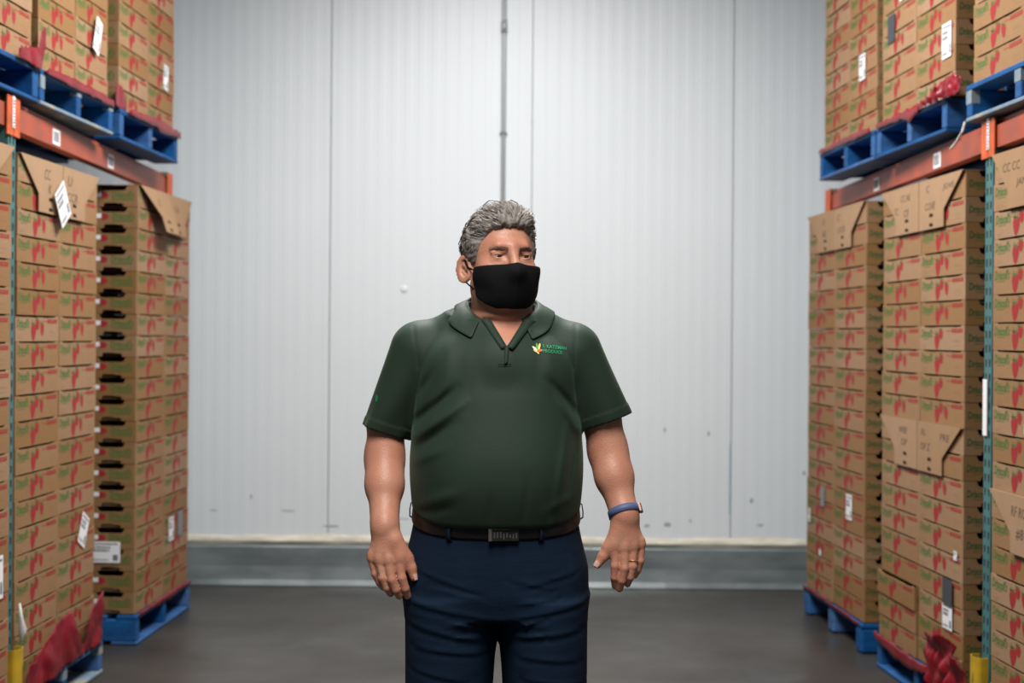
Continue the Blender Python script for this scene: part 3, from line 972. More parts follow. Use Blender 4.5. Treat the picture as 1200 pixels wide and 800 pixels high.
def build_np(name, v, f, mats, parent, smooth=True):
    me = bpy.data.meshes.new(name)
    me.vertices.add(len(v)); me.vertices.foreach_set('co', np.asarray(v, np.float32).ravel())
    n = len(f)
    me.loops.add(n * 4); me.loops.foreach_set('vertex_index', np.asarray(f, np.int32).ravel())
    me.polygons.add(n); me.polygons.foreach_set('loop_start', np.arange(0, 4 * n, 4, dtype=np.int32))
    me.update(calc_edges=True)
    if smooth: me.polygons.foreach_set('use_smooth', np.ones(n, bool))
    for m in (mats if isinstance(mats, (list, tuple)) else [mats]): me.materials.append(m)
    me.validate()
    return link(name, me, parent)


def rcone(a, b, ra, rb):
    a = np.array(a, f32); b = np.array(b, f32); d = b - a; L2 = float(d @ d)

    def fn(X, Y, Z):
        t = np.clip(((X - a[0]) * d[0] + (Y - a[1]) * d[1] + (Z - a[2]) * d[2]) / L2, 0, 1)
        return np.sqrt((X - a[0] - t * d[0]) ** 2 + (Y - a[1] - t * d[1]) ** 2 + (Z - a[2] - t * d[2]) ** 2) - (ra + (rb - ra) * t)
    return fn


def ellip(c, r):
    def fn(X, Y, Z):
        p = ((X - c[0]) / r[0], (Y - c[1]) / r[1], (Z - c[2]) / r[2])
        k0 = np.sqrt(p[0] ** 2 + p[1] ** 2 + p[2] ** 2)
        k1 = np.sqrt((p[0] / r[0]) ** 2 + (p[1] / r[1]) ** 2 + (p[2] / r[2]) ** 2)
        return k0 * (k0 - 1) / np.maximum(k1, 1e-6)
    return fn


def loft(prof, cx, p=2.3):
    """prof rows: z, half width, front depth, back depth, centre shift x."""
    pr = np.array(prof, float); pr = pr[np.argsort(pr[:, 0])]
    z0, z1 = pr[0, 0], pr[-1, 0]
    zz = np.linspace(z0, z1, 200)

    def sm(col):
        v = np.interp(zz, pr[:, 0], pr[:, col])
        for _ in range(3):
            v = np.convolve(np.pad(v, 6, mode='edge'), np.ones(13) / 13, 'valid')
        return v
    W_, Fd, Bd, C_ = sm(1), sm(2), sm(3), sm(4)

    def fn(X, Y, Z):
        w = np.interp(Z, zz, W_); fd = np.interp(Z, zz, Fd); bd = np.interp(Z, zz, Bd); c = np.interp(Z, zz, C_) + cx
        d = np.where(Y < 0, fd, bd)
        g = (np.abs((X - c) / w) ** p + np.abs(Y / d) ** p) ** (1 / p)
        s_ = (g - 1) * np.minimum(w, d)
        zc = np.maximum(z0 - Z, Z - z1)
        return np.maximum(s_, zc)
    return fn


def seg2(X, Z, a, b):
    """distance and side in the frontal plane to the segment a-b."""
    ax, az = a; bx, bz = b; dx, dz = bx - ax, bz - az; L = math.hypot(dx, dz)
    t = np.clip(((X - ax) * dx + (Z - az) * dz) / (L * L), 0, 1)
    d = ((X - ax) * (-dz) + (Z - az) * dx) / L
    e = np.sqrt((X - ax - t * dx) ** 2 + (Z - az - t * dz) ** 2)
    return e, d, t


man = empty('person', BASE)
tag(man, 'man in dark green polo shirt, black face mask and navy trousers standing in the aisle', 'person')

# ---- joints (metres; x to the right of the picture, y away from the camera, z up)
SH_A, EL_A, WR_A = (-.195, .015, 1.405), (-.2735, .022, 1.140), (-.264, -.082, .992)
SH_B, EL_B, WR_B = (.168, .015, 1.405), (.252, .030, 1.160), (.288, -.045, 1.016)
HEM_A, HEM_B = (-.274, .028, 1.203), (.247, .028, 1.232)

# head frame
HC = np.array([-.006, -.015, 1.615]); YAW = R(20)
cy_, sy_ = math.cos(YAW), math.sin(YAW)


def h2b(p):
    X, F, Z = p
    return (HC[0] + X * cy_ + F * sy_, HC[1] + X * sy_ - F * cy_, HC[2] + Z)


def headfn(fn):
    def g(X, Y, Z):
        x, y = X - HC[0], Y - HC[1]
        return fn(x * cy_ + y * sy_, x * sy_ - y * cy_, Z - HC[2])
    return g


# ---- grid of the body: fine at head and hands, coarse inside the clothes
def axis(parts):
    out = []
    for a, b, h in parts:
        out += list(np.arange(a, b - h * .3, h))
    out.append(parts[-1][1])
    return out


bxs = axis([(-.36, -.21, .0024), (-.21, -.115, .006), (-.115, .105, .0024), (.105, .225, .006), (.225, .345, .0024)])
bys = axis([(-.21, -.15, .006), (-.15, .085, .0026), (.085, .15, .006)])
bzs = axis([(.04, .80, .012), (.80, 1.03, .0024), (1.03, 1.26, .005), (1.26, 1.40, .010), (1.40, 1.46, .005), (1.46, 1.76, .0022)])
B = Field(bxs, bys, bzs)


def prim(F_, fn, pts, r, k=.0, op='u'):
    P_ = np.array(pts); F_.apply(fn, P_.min(0) - r - k - .01, P_.max(0) + r + k + .01, k, op)


def cone(F_, a, b, ra, rb, k=.0, op='u'): prim(F_, rcone(a, b, ra, rb), (a, b), max(ra, rb), k, op)


# torso, pelvis and legs (under the clothes)
TORSO = [(.80, .17, .10, .11, 0), (.95, .178, .13, .11, 0), (1.05, .18, .17, .115, 0), (1.15, .185, .175, .12, 0), (1.25, .178, .15, .125, 0), (1.36, .18, .12, .12, 0), (1.42, .15, .095, .10, 0), (1.47, .08, .06, .08, 0)]
B.apply(loft(TORSO, -.012), (-.3, -.25, .75), (.3, .2, 1.5), 0)
for s_ in (-1, 1):
    cone(B, (s_ * .10, .01, .80), (s_ * .115, .015, .46), .085, .06, .04)
    cone(B, (s_ * .115, .015, .46), (s_ * .125, .04, .09), .055, .042, .03)
    cone(B, (s_ * .125, .03, .075), (s_ * .14, -.10, .062), .032, .03, .02)
# neck and upper chest
cone(B, (0.0, .025, 1.40), (HC[0] + .004, -.002, 1.55), .080, .068, .03)
cone(B, (-.035, -.035, 1.40), (.035, -.035, 1.40), .055, .055, .03)
# arms
for SH, EL, WR in ((SH_A, EL_A, WR_A), (SH_B, EL_B, WR_B)):
    MD = (-.2705, .026, 1.225) if SH[0] < 0 else (.2375, .026, 1.235)
    cone(B, (SH[0] * 1.02, SH[1], SH[2] - .045), MD, .046, .0425, .02)
    cone(B, MD, EL, .0425, .0428, .02)
    EL, WR = np.array(EL), np.array(WR)
    m = EL * .62 + WR * .38
    cone(B, EL, m, .0425, .0400, .02)
    cone(B, m, WR, .0400, .0315, .02)
    cone(B, EL + (.0, -.010, .02), m + (0, -.006, 0), .034, .033, .03)

# hands: four metacarpals, four bent fingers and a thumb each
HANDS = []


def hand(WR, kn, fin, thumb, fr):
    WR = np.array(WR)
    for i, k in enumerate(kn):
        k = np.array(k)
        st = WR + (k - kn[1]) * .32 + np.array((0, .002, -.004))
        cone(B, st, k, .0165, .0125, .012)
    c0 = (np.array(kn[1]) + np.array(kn[2])) / 2
    cone(B, WR + (0, .0, .01), WR * .35 + c0 * .65 + (0, .006, 0), .026, .020, .018)
    for i, (p1, p2, p3) in enumerate(fin):
        r = fr[i]
        # one finger: three bones blended with each other, then joined to the hand with a tight crease
        bones = [rcone(kn[i], p1, r * 1.06, r * .99), rcone(p1, p2, r * 1.02, r * .93), rcone(p2, p3, r * .93, r * .82)]

        def fing(X, Y, Z, bones=bones):
            d = bones[0](X, Y, Z)
            for b_ in bones[1:]: d = smin(d, b_(X, Y, Z), .003)
            return d
        prim(B, fing, (kn[i], p1, p2, p3), .014, .0012)
        prim(B, rcone(np.array(kn[i]) + (0, .0, .008), np.array(kn[i]) * .52 + np.array(p1) * .48 + (0, .003, 0), r * 1.16, r * 1.06), (kn[i], p1), .02, .006)
    # webs: shallow grooves between neighbouring fingers up to the knuckles
    for i in range(3):
        k0 = (np.array(kn[i]) + np.array(kn[i + 1])) / 2; k1 = (np.array(fin[i][0]) + np.array(fin[i + 1][0])) / 2
        a_ = k0 * .55 + k1 * .45 + (0, -.0115, 0); b_ = k1 + (0, -.0105, 0)
        cone(B, a_, b_, .0014, .0024, .0025, 'd')
        # tendons
        cone(B, WR * .55 + np.array(kn[i + 1]) * .45 + (0, -.008, 0), np.array(kn[i + 1]) + (0, -.003, .006), .007, .0075, .008)
    t0, t1, t2, t3 = thumb
    cone(B, t0, t1, .019, .0155, .016)
    cone(B, t1, t2, .0145, .0125, .006)
    cone(B, t2, t3, .0120, .0090, .004)


# his right hand (left in the picture), back of the hand to the camera
KN_A = [(-.2905, -0.095, .9250), (-.2730, -0.106, .9200), (-.2520, -0.110, .9190), (-.2300, -0.106, .9220)]
FI_A = [((-.2830, -0.100, .8900), (-.2735, -0.095, .8690), (-.2655, -0.085, .8560)),
        ((-.2655, -0.113, .8830), (-.2560, -0.109, .8600), (-.2480, -0.098, .8450)),
        ((-.2440, -0.118, .8800), (-.2350, -0.114, .8570), (-.2285, -0.103, .8410)),
        ((-.2215, -0.113, .8830), (-.2140, -0.110, .8590), (-.2090, -0.099, .8400))]
TH_A = [(-.2400, -0.097, .9650), (-.2120, -0.095, .9250), (-.2010, -0.099, .9030), (-.1950, -0.103, .8830)]
hand(WR_A, KN_A, FI_A, TH_A, (.0090, .0098, .0103, .0102))
# his left hand (right in the picture)
KN_B = [(.3235, -.050, .9550), (.3060, -.061, .9490), (.2860, -.065, .9460), (.2650, -.061, .9480)]
FI_B = [((.3230, -.055, .9170), (.3180, -.050, .8960), (.3120, -.042, .8810)),
        ((.3050, -.068, .9070), (.2990, -.064, .8810), (.2940, -.053, .8630)),
        ((.2850, -.073, .9030), (.2800, -.069, .8740), (.2755, -.058, .8530)),
        ((.2640, -.068, .9070), (.2635, -.065, .8800), (.2655, -.054, .8590))]
TH_B = [(.2750, -.052, .9860), (.2500, -.056, .9480), (.2370, -.060, .9270), (.2240, -.064, .9090)]
hand(WR_B, KN_B, FI_B, TH_B, (.0088, .0096, .0101, .0102))


# ---- head
def hprim(F_, fn, c, r, k=0.0, op='u'):
    C = np.array(h2b(c)); rr = r + k + .012
    F_.apply(headfn(fn), C - rr, C + rr, k, op)


def cranium(F_, grow=0.0, k=0.0):
    hprim(F_, ellip((0, -.014, .030), (.0755 + grow, .096 + grow, .083 + grow)), (0, -.014, .030), .10 + grow, k)


def face_base(F_, g=0.0, k=.02):
    hprim(F_, ellip((0, .026, -.025), (.0685 + g, .066 + g, .090 + g)), (0, .026, -.025), .10 + g, k)
    hprim(F_, ellip((0, .040, -.085), (.052 + g, .044 + g, .034 + g)), (0, .04, -.085), .06 + g, k)
    for s_ in (-1, 1):
        hprim(F_, ellip((s_ * .040, .018, -.072), (.034 + g, .042 + g, .040 + g)), (s_ * .04, .018, -.072), .05 + g, k)
        hprim(F_, ellip((s_ * .043, .054, -.034), (.024 + g, .026 + g, .024 + g)), (s_ * .043, .054, -.034), .03 + g, k)


cranium(B, k=.02)
face_base(B)
# double chin into the neck
hprim(B, ellip((0, .018, -.112), (.058, .048, .030)), (0, .018, -.112), .06, .03)
hprim(B, ellip((0, .014, -.136), (.064, .056, .020)), (0, .014, -.136), .07, .006)
# brow, forehead
hprim(B, rcone((-.030, .079, .020), (.030, .079, .020), .010, .010), (0, .079, .02), .05, .018)
# sockets
for s_ in (-1, 1):
    hprim(B, ellip((s_ * .0325, .098, .001), (.020, .016, .0125)), (s_ * .0325, .098, .001), .02, .012, 'd')
# nose
hprim(B, rcone((0, .088, .008), (0, .110, -.034), .0085, .0135), (0, .10, -.015), .05, .010)
hprim(B, rcone((0, .085, .018), (0, .090, .004), .011, .009), (0, .088, .01), .03, .012)
for s_ in (-1, 1):
    hprim(B, ellip((s_ * .014, .094, -.036), (.010, .012, .009)), (s_ * .014, .094, -.036), .02, .006)
    # lids
    hprim(B, ellip((s_ * .0325, .0715, -.001), (.0155, .0150, .0135)), (s_ * .0325, .0715, -.001), .02, .005)
    # upper lid fold and bag below the eye
    hprim(B, rcone((s_ * .020, .0845, .0085), (s_ * .046, .0755, .0065), .0038, .0040), (s_ * .033, .080, .007), .03, .004)
    hprim(B, rcone((s_ * .021, .0815, -.0125), (s_ * .044, .0745, -.0115), .0040, .0040), (s_ * .033, .078, -.012), .03, .006)
    # opening
    hprim(B, ellip((s_ * .0325, .0870, -.0015), (.0125, .0085, .0025)), (s_ * .0325, .087, -.0015), .014, .001, 'd')


# ears
def ear(s_):
    def fn(X, F, Z):
        x = (X - s_ * .0815); f = F + .006; z = Z + .029
        f2 = f * .96 + z * .20; z2 = z * .97 - f * .2
        lobe = np.sqrt((f2 / .0195) ** 2 + (z2 / .0330) ** 2)
        d = (lobe - 1) * .0195
        thick = np.abs(x - s_ * (.004 - f2 * .55)) - .0040
        return np.maximum(d, thick)

    def conch(X, F, Z):
        x = (X - s_ * .0815); f = F + .006; z = Z + .029
        f2 = f * .96 + z * .20; z2 = z * .97 - f * .2
        lobe = np.sqrt(((f2 - .002) / .0105) ** 2 + ((z2 - .001) / .0200) ** 2)
        d = (lobe - 1) * .0105
        return np.maximum(d, s_ * ((.0025 - f2 * .55) * s_ * 1 + s_ * .0005) - s_ * (x))
    hprim(B, fn, (s_ * .085, -.006, -.029), .050, .005)
    hprim(B, conch, (s_ * .084, -.008, -.029), .045, .0025, 'd')


ear(-1); ear(1)
# ---- polo shirt
px = np.arange(-.345, .325, .0036); py = np.arange(-.235, .165, .0040); pz = np.arange(.955, 1.545, .0036)
S = Field(px, py, pz)
SHIRT = [(.95, .184, .160, .130, .0), (.985, .190, .172, .135, .0), (1.02, .195, .185, .138, .0), (1.06, .199, .198, .140, 0), (1.10, .2025, .204, .140, 0), (1.15, .2030, .202, .140, 0), (1.20, .199, .190, .140, 0), (1.25, .194, .176, .140, 0),
         (1.31, .190, .160, .138, -.002), (1.36, .186, .140, .130, -.004), (1.40, .165, .122, .118, -.006), (1.43, .13, .105, .10, -.006), (1.47, .09, .08, .09, -.004)]
S.apply(loft(SHIRT, -.010, 2.25), (-.3, -.3, .9), (.3, .3, 1.6))
# shoulders
for a, b, ra, rb in (((-.055, .02, 1.452), (-.178, .018, 1.392), .066, .066), ((.045, .02, 1.452), (.150, .018, 1.396), .066, .066)):
    S.apply(rcone(a, b, ra, rb), (-.3, -.2, 1.2), (.3, .2, 1.6), .035)
S.apply(rcone((-.02, -.06, 1.36), (-.09, -.05, 1.35), .085, .08), (-.3, -.2, 1.2), (.3, .2, 1.6), .03)
S.apply(rcone((.01, -.06, 1.36), (.08, -.05, 1.35), .085, .08), (-.3, -.2, 1.2), (.3, .2, 1.6), .03)


def sleeve(a, b, r0, r1, cut_dir, seed):
    a = np.array(a); b = np.array(b); d = b - a; L = np.linalg.norm(d); d = d / L
    cd = np.array(cut_dir, float); cd /= np.linalg.norm(cd)

    def fn(X, Y, Z, grow=0.0, ext=0.0):
        px_, py_, pz_ = X - a[0], Y - a[1], Z - a[2]
        t = px_ * d[0] + py_ * d[1] + pz_ * d[2]
        tt = np.clip(t, 0, L)
        q0, q1, q2 = px_ - tt * d[0], py_ - tt * d[1], pz_ - tt * d[2]
        w = tt / L
        # a little flatter front to back, drape ripples growing toward the hem
        ang = np.arctan2(q1, q0)
        rr = r0 + (r1 - r0) * w + .0030 * w * np.sin(ang * 3 + seed) + .0022 * w * np.sin(ang * 5 + seed * 2 + tt * 18)
        dist = np.sqrt(q0 ** 2 + (q1 * .95) ** 2 + q2 ** 2) - rr - grow
        hem = (X - b[0]) * cd[0] + (Y - b[1]) * cd[1] + (Z - b[2]) * cd[2]
        dist = dist - .0016 * ((hem > -.024) & (hem < 0))
        return np.maximum(dist, hem - ext)
    return fn


for a, b, r0, r1, cdv, seed in ((SH_A, HEM_A, .072, .0560, (-.30, .0, -.95), 1.0), (SH_B, HEM_B, .070, .0600, (.33, .0, -.94), 2.6)):
    a2 = (a[0] + (.004 if a[0] < 0 else -.002), a[1], a[2] - .010)
    sf = sleeve(a2, b, r0, r1, cdv, seed)
    S.apply(sf, (-.36, -.15, 1.1), (.36, .15, 1.52) if True else 0, .016)
    # hollow at the hem
    bb = np.array(b); ab = np.array(a2); t0 = ab + (bb - ab) * .72
    inn = rcone(ab + (bb - ab) * .93, bb + (bb - ab) * .4, r1 - .009, r1 - .009)
    S.apply(inn, bb - .085, bb + .085, .0, 'd')

# folds: ridges (+) and valleys (-) in the frontal plane, front only
FOLDS = [  # a, b, amplitude, width
    ((-.195, 1.235), (-.100, 1.315), -.0100, .011), ((-.190, 1.205), (-.080, 1.285), .0080, .011), ((-.195, 1.175), (-.100, 1.240), -.0065, .011), ((-.197, 1.145), (-.12, 1.185), .004, .012),
    ((-.185, 1.30), (-.150, 1.36), -.004, .010), ((-.165, 1.24), (-.12, 1.34), .004, .012),
    ((.172, 1.255), (.105, 1.335), -.0075, .010), ((.175, 1.215), (.120, 1.31), .0070, .010), ((.174, 1.21), (.150, 1.08), -.0060, .009), ((.150, 1.23), (.125, 1.06), .0045, .010),
    ((-.17, 1.055), (-.09, 1.085), .0040, .014), ((-.185, 1.03), (-.11, 1.05), -.0035, .010), ((.10, 1.04), (.16, 1.075), .003, .012), ((.05, 1.01), (.06, 1.12), -.0022, .008),
    ((-.06, 1.36), (-.05, 1.26), .0012, .016), ((.085, 1.41), (.075, 1.31), -.0012, .010), ((.11, 1.41), (.105, 1.30), .0014, .012),
    ((-.03, 1.0), (-.02, 1.08), -.0022, .010), ((.12, 1.0), (.105, 1.09), -.0025, .009), ((-.085, 1.415), (-.10, 1.32), -.0014, .013), ((-.12, 1.42), (-.125, 1.32), .0014, .012)]


def sfold(X, Y, Z):
    out = 0 * X * Y * Z
    for a, b, am, wd in FOLDS:
        e, d, t = seg2(X, Z, a, b)
        out = out - am * np.exp(-(e / wd) ** 2) * np.clip(np.sin(.35 + np.clip(t, 0, 1) * 2.5), 0, 1)
    out = out * np.clip((-Y + .0) / .04, 0, 1)
    # blousing roll above the belt
    out = out + .004 * np.exp(-((Z - 1.0) / .012) ** 2) * 0
    return out


S.apply(sfold, (-.3, -.3, .95), (.3, .1, 1.5), 0, '+')
# side seams, sleeve seams
for a, b in (((-.205, 1.452), (-.190, 1.36)), ((-.190, 1.36), (-.186, 1.24)), ((.172, 1.458), (.166, 1.36)), ((.166, 1.36), (.176, 1.25))):
    S.apply(lambda X, Y, Z: .0011 * np.exp(-(seg2(X, Z, a, b)[0] / .0035) ** 2) * (Y < .03), (-.25, -.2, 1.2), (.25, .2, 1.5), 0, '+')


# hem line at the belt: cut the bottom along a shallow curve
def hemcut(X, Y, Z):
    zc = 1.0315 - .030 * np.clip(-Y / .15, 0, 1)
    return zc - Z


S.apply(hemcut, (-1, -1, 0), (1, 1, 3), .014, 'i')
# neck hole and open placket
NECK = rcone((0, .015, 1.44), (0, -.010, 1.56), .075, .080)
S.apply(NECK, (-.2, -.2, 1.40), (.2, .2, 1.6), .004, 'd')
VC = .008


def vee(X, Y, Z):
    w = np.clip((Z - 1.409) * .62, -.05, .08)
    inner = np.abs(X - VC - .004) - w
    return np.maximum(inner * .85, Y + .02)


S_before = S.F.copy()
deep = np.maximum(-(S_before + .020), -1)   # only a shallow cut, the chest fills it
q = S.sl((-.1, -.25, 1.39), (.1, -.02, 1.55))
vb = np.broadcast_to(vee(*S.xyz(q)), S.F[q].shape)
cutf = np.maximum(vb, -(S_before[q] + .016)).astype(f32)
S.F[q] = np.maximum(S.F[q], -cutf)
sv, sfc = S.mesh()
shirt = build_np('polo_shirt', sv, sfc, M['shirt'], man)
shirt['label'] = 'dark green short-sleeved polo shirt'
Sfull = Field(px, py, pz); Sfull.F = S_before
fv, ff = Sfull.mesh()
fulltree = BVHTree.FromPolygons([tuple(p) for p in fv], [tuple(t) for t in ff])


def on_shirt(x, z, off=.0):
    h = fulltree.ray_cast(Vector((x, -1, z)), Vector((0, 1, 0)))
    if h[0] is None: return Vector((x, -.1, z))
    n = h[1] if h[1].y < 0 else -h[1]
    return h[0] + n * off




# chest skin fills the open neck just below the shirt surface
def trilin(Fd, X, Y, Z):
    out = None
    ii = []
    for a, v_ in zip((Fd.xs, Fd.ys, Fd.zs), (X, Y, Z)):
        v_ = v_.ravel(); i = np.clip(np.searchsorted(a, v_) - 1, 0, len(a) - 2)
        ii.append((i, np.clip((v_ - a[i]) / (a[i + 1] - a[i]), 0, 1)))
    (ix, fx), (iy, fy), (iz, fz) = ii
    def at(dx, dy, dz): return Fd.F[np.ix_(ix + dx, iy + dy, iz + dz)]
    c = {}
    for dy in (0, 1):
        for dz in (0, 1):
            c[dy, dz] = at(0, dy, dz) * (1 - fx)[:, None, None] + at(1, dy, dz) * fx[:, None, None]
    c0 = c[0, 0] * (1 - fy)[None, :, None] + c[1, 0] * fy[None, :, None]
    c1 = c[0, 1] * (1 - fy)[None, :, None] + c[1, 1] * fy[None, :, None]
    return c0 * (1 - fz)[None, None, :] + c1 * fz[None, None, :]


def chest(X, Y, Z):
    d = trilin(Sfull, X, Y, Z) + .0075
    return np.maximum(np.maximum(d, np.abs(X - VC) - np.clip((Z - 1.38) * .75, .0, .062)), np.maximum(1.385 - Z, Z - 1.475))


B.apply(lambda X, Y, Z: trilin(Sfull, X, Y, Z) + .006, (-.165, -.23, 1.22), (.150, .16, 1.445), 0, 'i')
B.apply(chest, (-.10, -.20, 1.37), (.11, .05, 1.49), .004)
# neck crease under the jaw
v, f = B.mesh()
body = build_np('body', v, f, M['skin'], man)

# ---- eyes
for s_ in (-1, 1):
    c = h2b((s_ * .0325, .0735, -.0015))
    bm = bmesh.new(); bmesh.ops.create_uvsphere(bm, u_segments=24, v_segments=16, radius=.0118)
    gy = R(26)
    gd = Vector((math.sin(gy), -math.cos(gy), -.02)).normalized()
    e = MB(); e.add([v_.co[:] for v_ in bm.verts], [[q.index for q in f_.verts] for f_ in bm.faces])
    for i, f_ in enumerate(bm.faces):
        if f_.calc_center_median().normalized().dot(gd) > .86: e.m[i] = 1
    bm.free()
    o = e.build('eye', [M['eye_white'], M['iris']], man, True); o.location = c
bodytree = BVHTree.FromPolygons([tuple(p) for p in v], [tuple(q) for q in f])


def on_body(X, Z, off=.0):
    """front surface of the head at head-frame X, Z."""
    o = Vector(h2b((X, .25, Z))); d = Vector((-sy_, cy_, 0))
    h = bodytree.ray_cast(o, d)
    return h[0] - d * off if h[0] else None


# ---- eyebrows of short hairs
for s_ in (-1, 1):
    e = MB(); r = random.Random(3)
    for i in range(75):
        t = r.random()
        X = s_ * (.013 + .037 * t); Z = .0125 + .0070 * math.sin(t * 2.4) - .005 * t + r.uniform(-.0030, .0030) * (1 - .5 * t)
        p = on_body(X, Z, -.0004)
        if p is None: continue
        q = Vector(h2b((X + s_ * r.uniform(.004, .007), .0, Z + r.uniform(-.0012, .0035)))) - Vector(h2b((X, .0, Z)))
        n = Vector((sy_, -cy_, 0))
        e.tube([p, p + q * .5 + n * .0016, p + q + n * .0006], [.0006, .0005, .0002], 3, cap=False)
    e.build('eyebrow', M['brow'], man)

# ---- hair: a shaped volume plus combed strands
hx = np.arange(-.125, .115, .0022); hy = np.arange(-.150, .135, .0022); hz = np.arange(1.545, 1.765, .0022)
H = Field(hx, hy, hz)
HAIRLINE = np.array([(-.14, -.070), (-.10, -.072), (-.06, -.060), (-.035, -.035), (-.030, -.012), (.006, -.004), (.012, -.016), (.017, -.034), (.026, -.032), (.036, .0), (.046, .030), (.058, .052), (.072, .064), (.085, .068), (.14, .070)])


def hair_shape(X, F, Z):
    e1 = ellip((0, -.016, .032), (.0815, .102, .0885))(X, F, Z)
    e2 = ellip((0, .040, .080), (.066, .042, .036))(X, F, Z)
    e3 = smin(ellip((.058, -.008, .014), (.0245, .046, .046))(X, F, Z), ellip((-.058, -.008, .014), (.0245, .046, .046))(X, F, Z), .01)
    v = smin(smin(e1, e2, .02), e3, .02)
    ang = np.arctan2(X, Z - .02)
    v = v + .0016 * np.sin(ang * 12 + F * 50 + 2.2 * np.sin(F * 45)) * np.clip((Z + .02) / .06, .3, 1) + .0008 * np.sin(ang * 37 + F * 90 + 3 * np.sin(F * 70 + 1))
    hl = np.interp(F, HAIRLINE[:, 0], HAIRLINE[:, 1]) + .003 * np.sin(X * 260) + .0015 * np.sin(X * 610 + 1)
    return -smin(-v, -(hl - Z), .008)


H.apply(headfn(hair_shape), (-1, -1, 0), (1, 1, 3))
hv, hf = H.mesh()
hair = build_np('hair', hv, hf, M['hair'], man)
# strands
hp = np.stack([(hv[:, 0] - HC[0]) * cy_ + (hv[:, 1] - HC[1]) * sy_, (hv[:, 0] - HC[0]) * sy_ - (hv[:, 1] - HC[1]) * cy_, hv[:, 2] - HC[2]], 1)
top = hp[:, 2] > np.interp(hp[:, 1], HAIRLINE[:, 0], HAIRLINE[:, 1]) + .002
outer = ((hp[:, 0] / .078) ** 2 + ((hp[:, 1] + .014) / .097) ** 2 + ((hp[:, 2] - .03) / .084) ** 2) > 1.03
cand = np.nonzero(top & outer)[0]
r = np.random.default_rng(11)
pick = r.choice(cand, min(5200, len(cand)), replace=False)
st = {0: MB(), 1: MB(), 2: MB()}
for i in pick:
    X, F, Z = hp[i]
    n = np.array([X / .08 ** 2, (F + .014) / .1 ** 2, (Z - .03) / .085 ** 2]); n /= np.linalg.norm(n)
    ang = math.atan2(X, Z)
    if Z > .04 and F > -.05:      # top and fringe: swept back and to the side in waves
        d = np.array([.35 * math.sin(F * 70 + X * 40) + .5 * np.sign(X) * abs(X) / .07, -1.0, .10])
    else:                         # sides: back and down
        d = np.array([0, -.75, -.65 + .25 * math.sin(Z * 90)])
    d = d - n * (d @ n); d /= np.linalg.norm(d)
    side = np.cross(n, d)
    L = r.uniform(.014, .030); lift = r.uniform(.0005, .0062) * (1.4 if F > .03 and Z > .04 else .6); w = r.uniform(-.006, .006)
    p0 = np.array([X, F, Z]) - n * .002
    pts = [p0 + d * L * t + n * (lift * math.sin(t * 2.6)) + side * w * math.sin(t * 3.0) for t in (0, .35, .7, 1.0)]
    pts = [h2b(p) for p in pts]
    lightp = .50 if (Z > .05 and F > -.02) else .30
    u = r.random()
    c = 0 if u < lightp else (1 if u < .78 else 2)
    st[c].tube(pts, [.0007, .0008, .0006, .0002], 3, cap=False)
for c, mname, lab in ((0, 'hair_light', 'light grey strands'), (1, 'hair_mid', 'mid grey strands'), (2, 'hair_dark', 'dark grey strands')):
    o = st[c].build('hair_strands', M[mname], hair); o['kind'] = 'stuff'; o['label'] = lab
hairtree = BVHTree.FromPolygons([tuple(p) for p in hv], [tuple(q) for q in hf])

# ---- face mask
mx = np.arange(-.10, .11, .0020); my = np.arange(-.15, .03, .0020); mz = np.arange(1.475, 1.625, .0020)
K = Field(mx, my, mz)
face_base(K, .0055, .03)
hprim(K, rcone((0, .090, -.010), (0, .112, -.036), .0150, .0190), (0, .10, -.02), .05, .034)
hprim(K, ellip((0, .074, -.066), (.047, .039, .056)), (0, .074, -.066), .065, .03)
hprim(K, ellip((0, .030, -.104), (.060, .055, .030)), (0, .03, -.104), .08, .03)


def mask_cut(X, F, Z):
    topz = -.0215 - .055 * np.clip((.095 - F), 0, .08) * 1.2 + .004 * np.exp(-(X / .018) ** 2)
    lowz = -.121 + np.clip(.078 - F, 0, .2) * .80
    sidef = .040 + np.clip((-.05 - Z), 0, .2) * .10
    return np.maximum(np.maximum(Z - topz, lowz - Z), sidef - F)


K.apply(headfn(mask_cut), (-1, -1, 0), (1, 1, 3), .004, 'i')
K.apply(headfn(lambda X, F, Z: .0007 * np.sin(Z * 120 + X * 90 + 2 * np.sin(X * 35)) * np.clip((.10 - F) / .05, 0, 1) - .0010 * np.exp(-(X / .003) ** 2)), (-1, -1, 0), (1, 1, 3), 0, '+')
kv, kf = K.mesh()
mask = build_np('face_mask', kv, kf, M['mask'], man)
mask['label'] = 'black cloth face mask over nose and chin'
for s_ in (-1, 1):
    for pts in ([(s_ * .066, .044, -.034), (s_ * .0755, .028, -.032), (s_ * .081, .010, -.026), (s_ * .083, -.002, -.012), (s_ * .086, -.014, .004)],
                [(s_ * .062, .044, -.080), (s_ * .0745, .026, -.074), (s_ * .0790, .010, -.066), (s_ * .083, -.004, -.058), (s_ * .089, -.018, -.046)]):
        e = MB(); e.tube([h2b(p) for p in pts], .0021, 6); e.build('ear_loop', M['mask'], mask, True)

# ---- spectacles pushed up into the hair
gl = empty('spectacles', (0, 0, 0)); gl.parent = man


def hair_top(X, F):
    o = Vector(h2b((X, F, .3))); h = hairtree.ray_cast(o, Vector((0, 0, -1)))
    return (h[0].z - HC[2]) if h[0] else .08


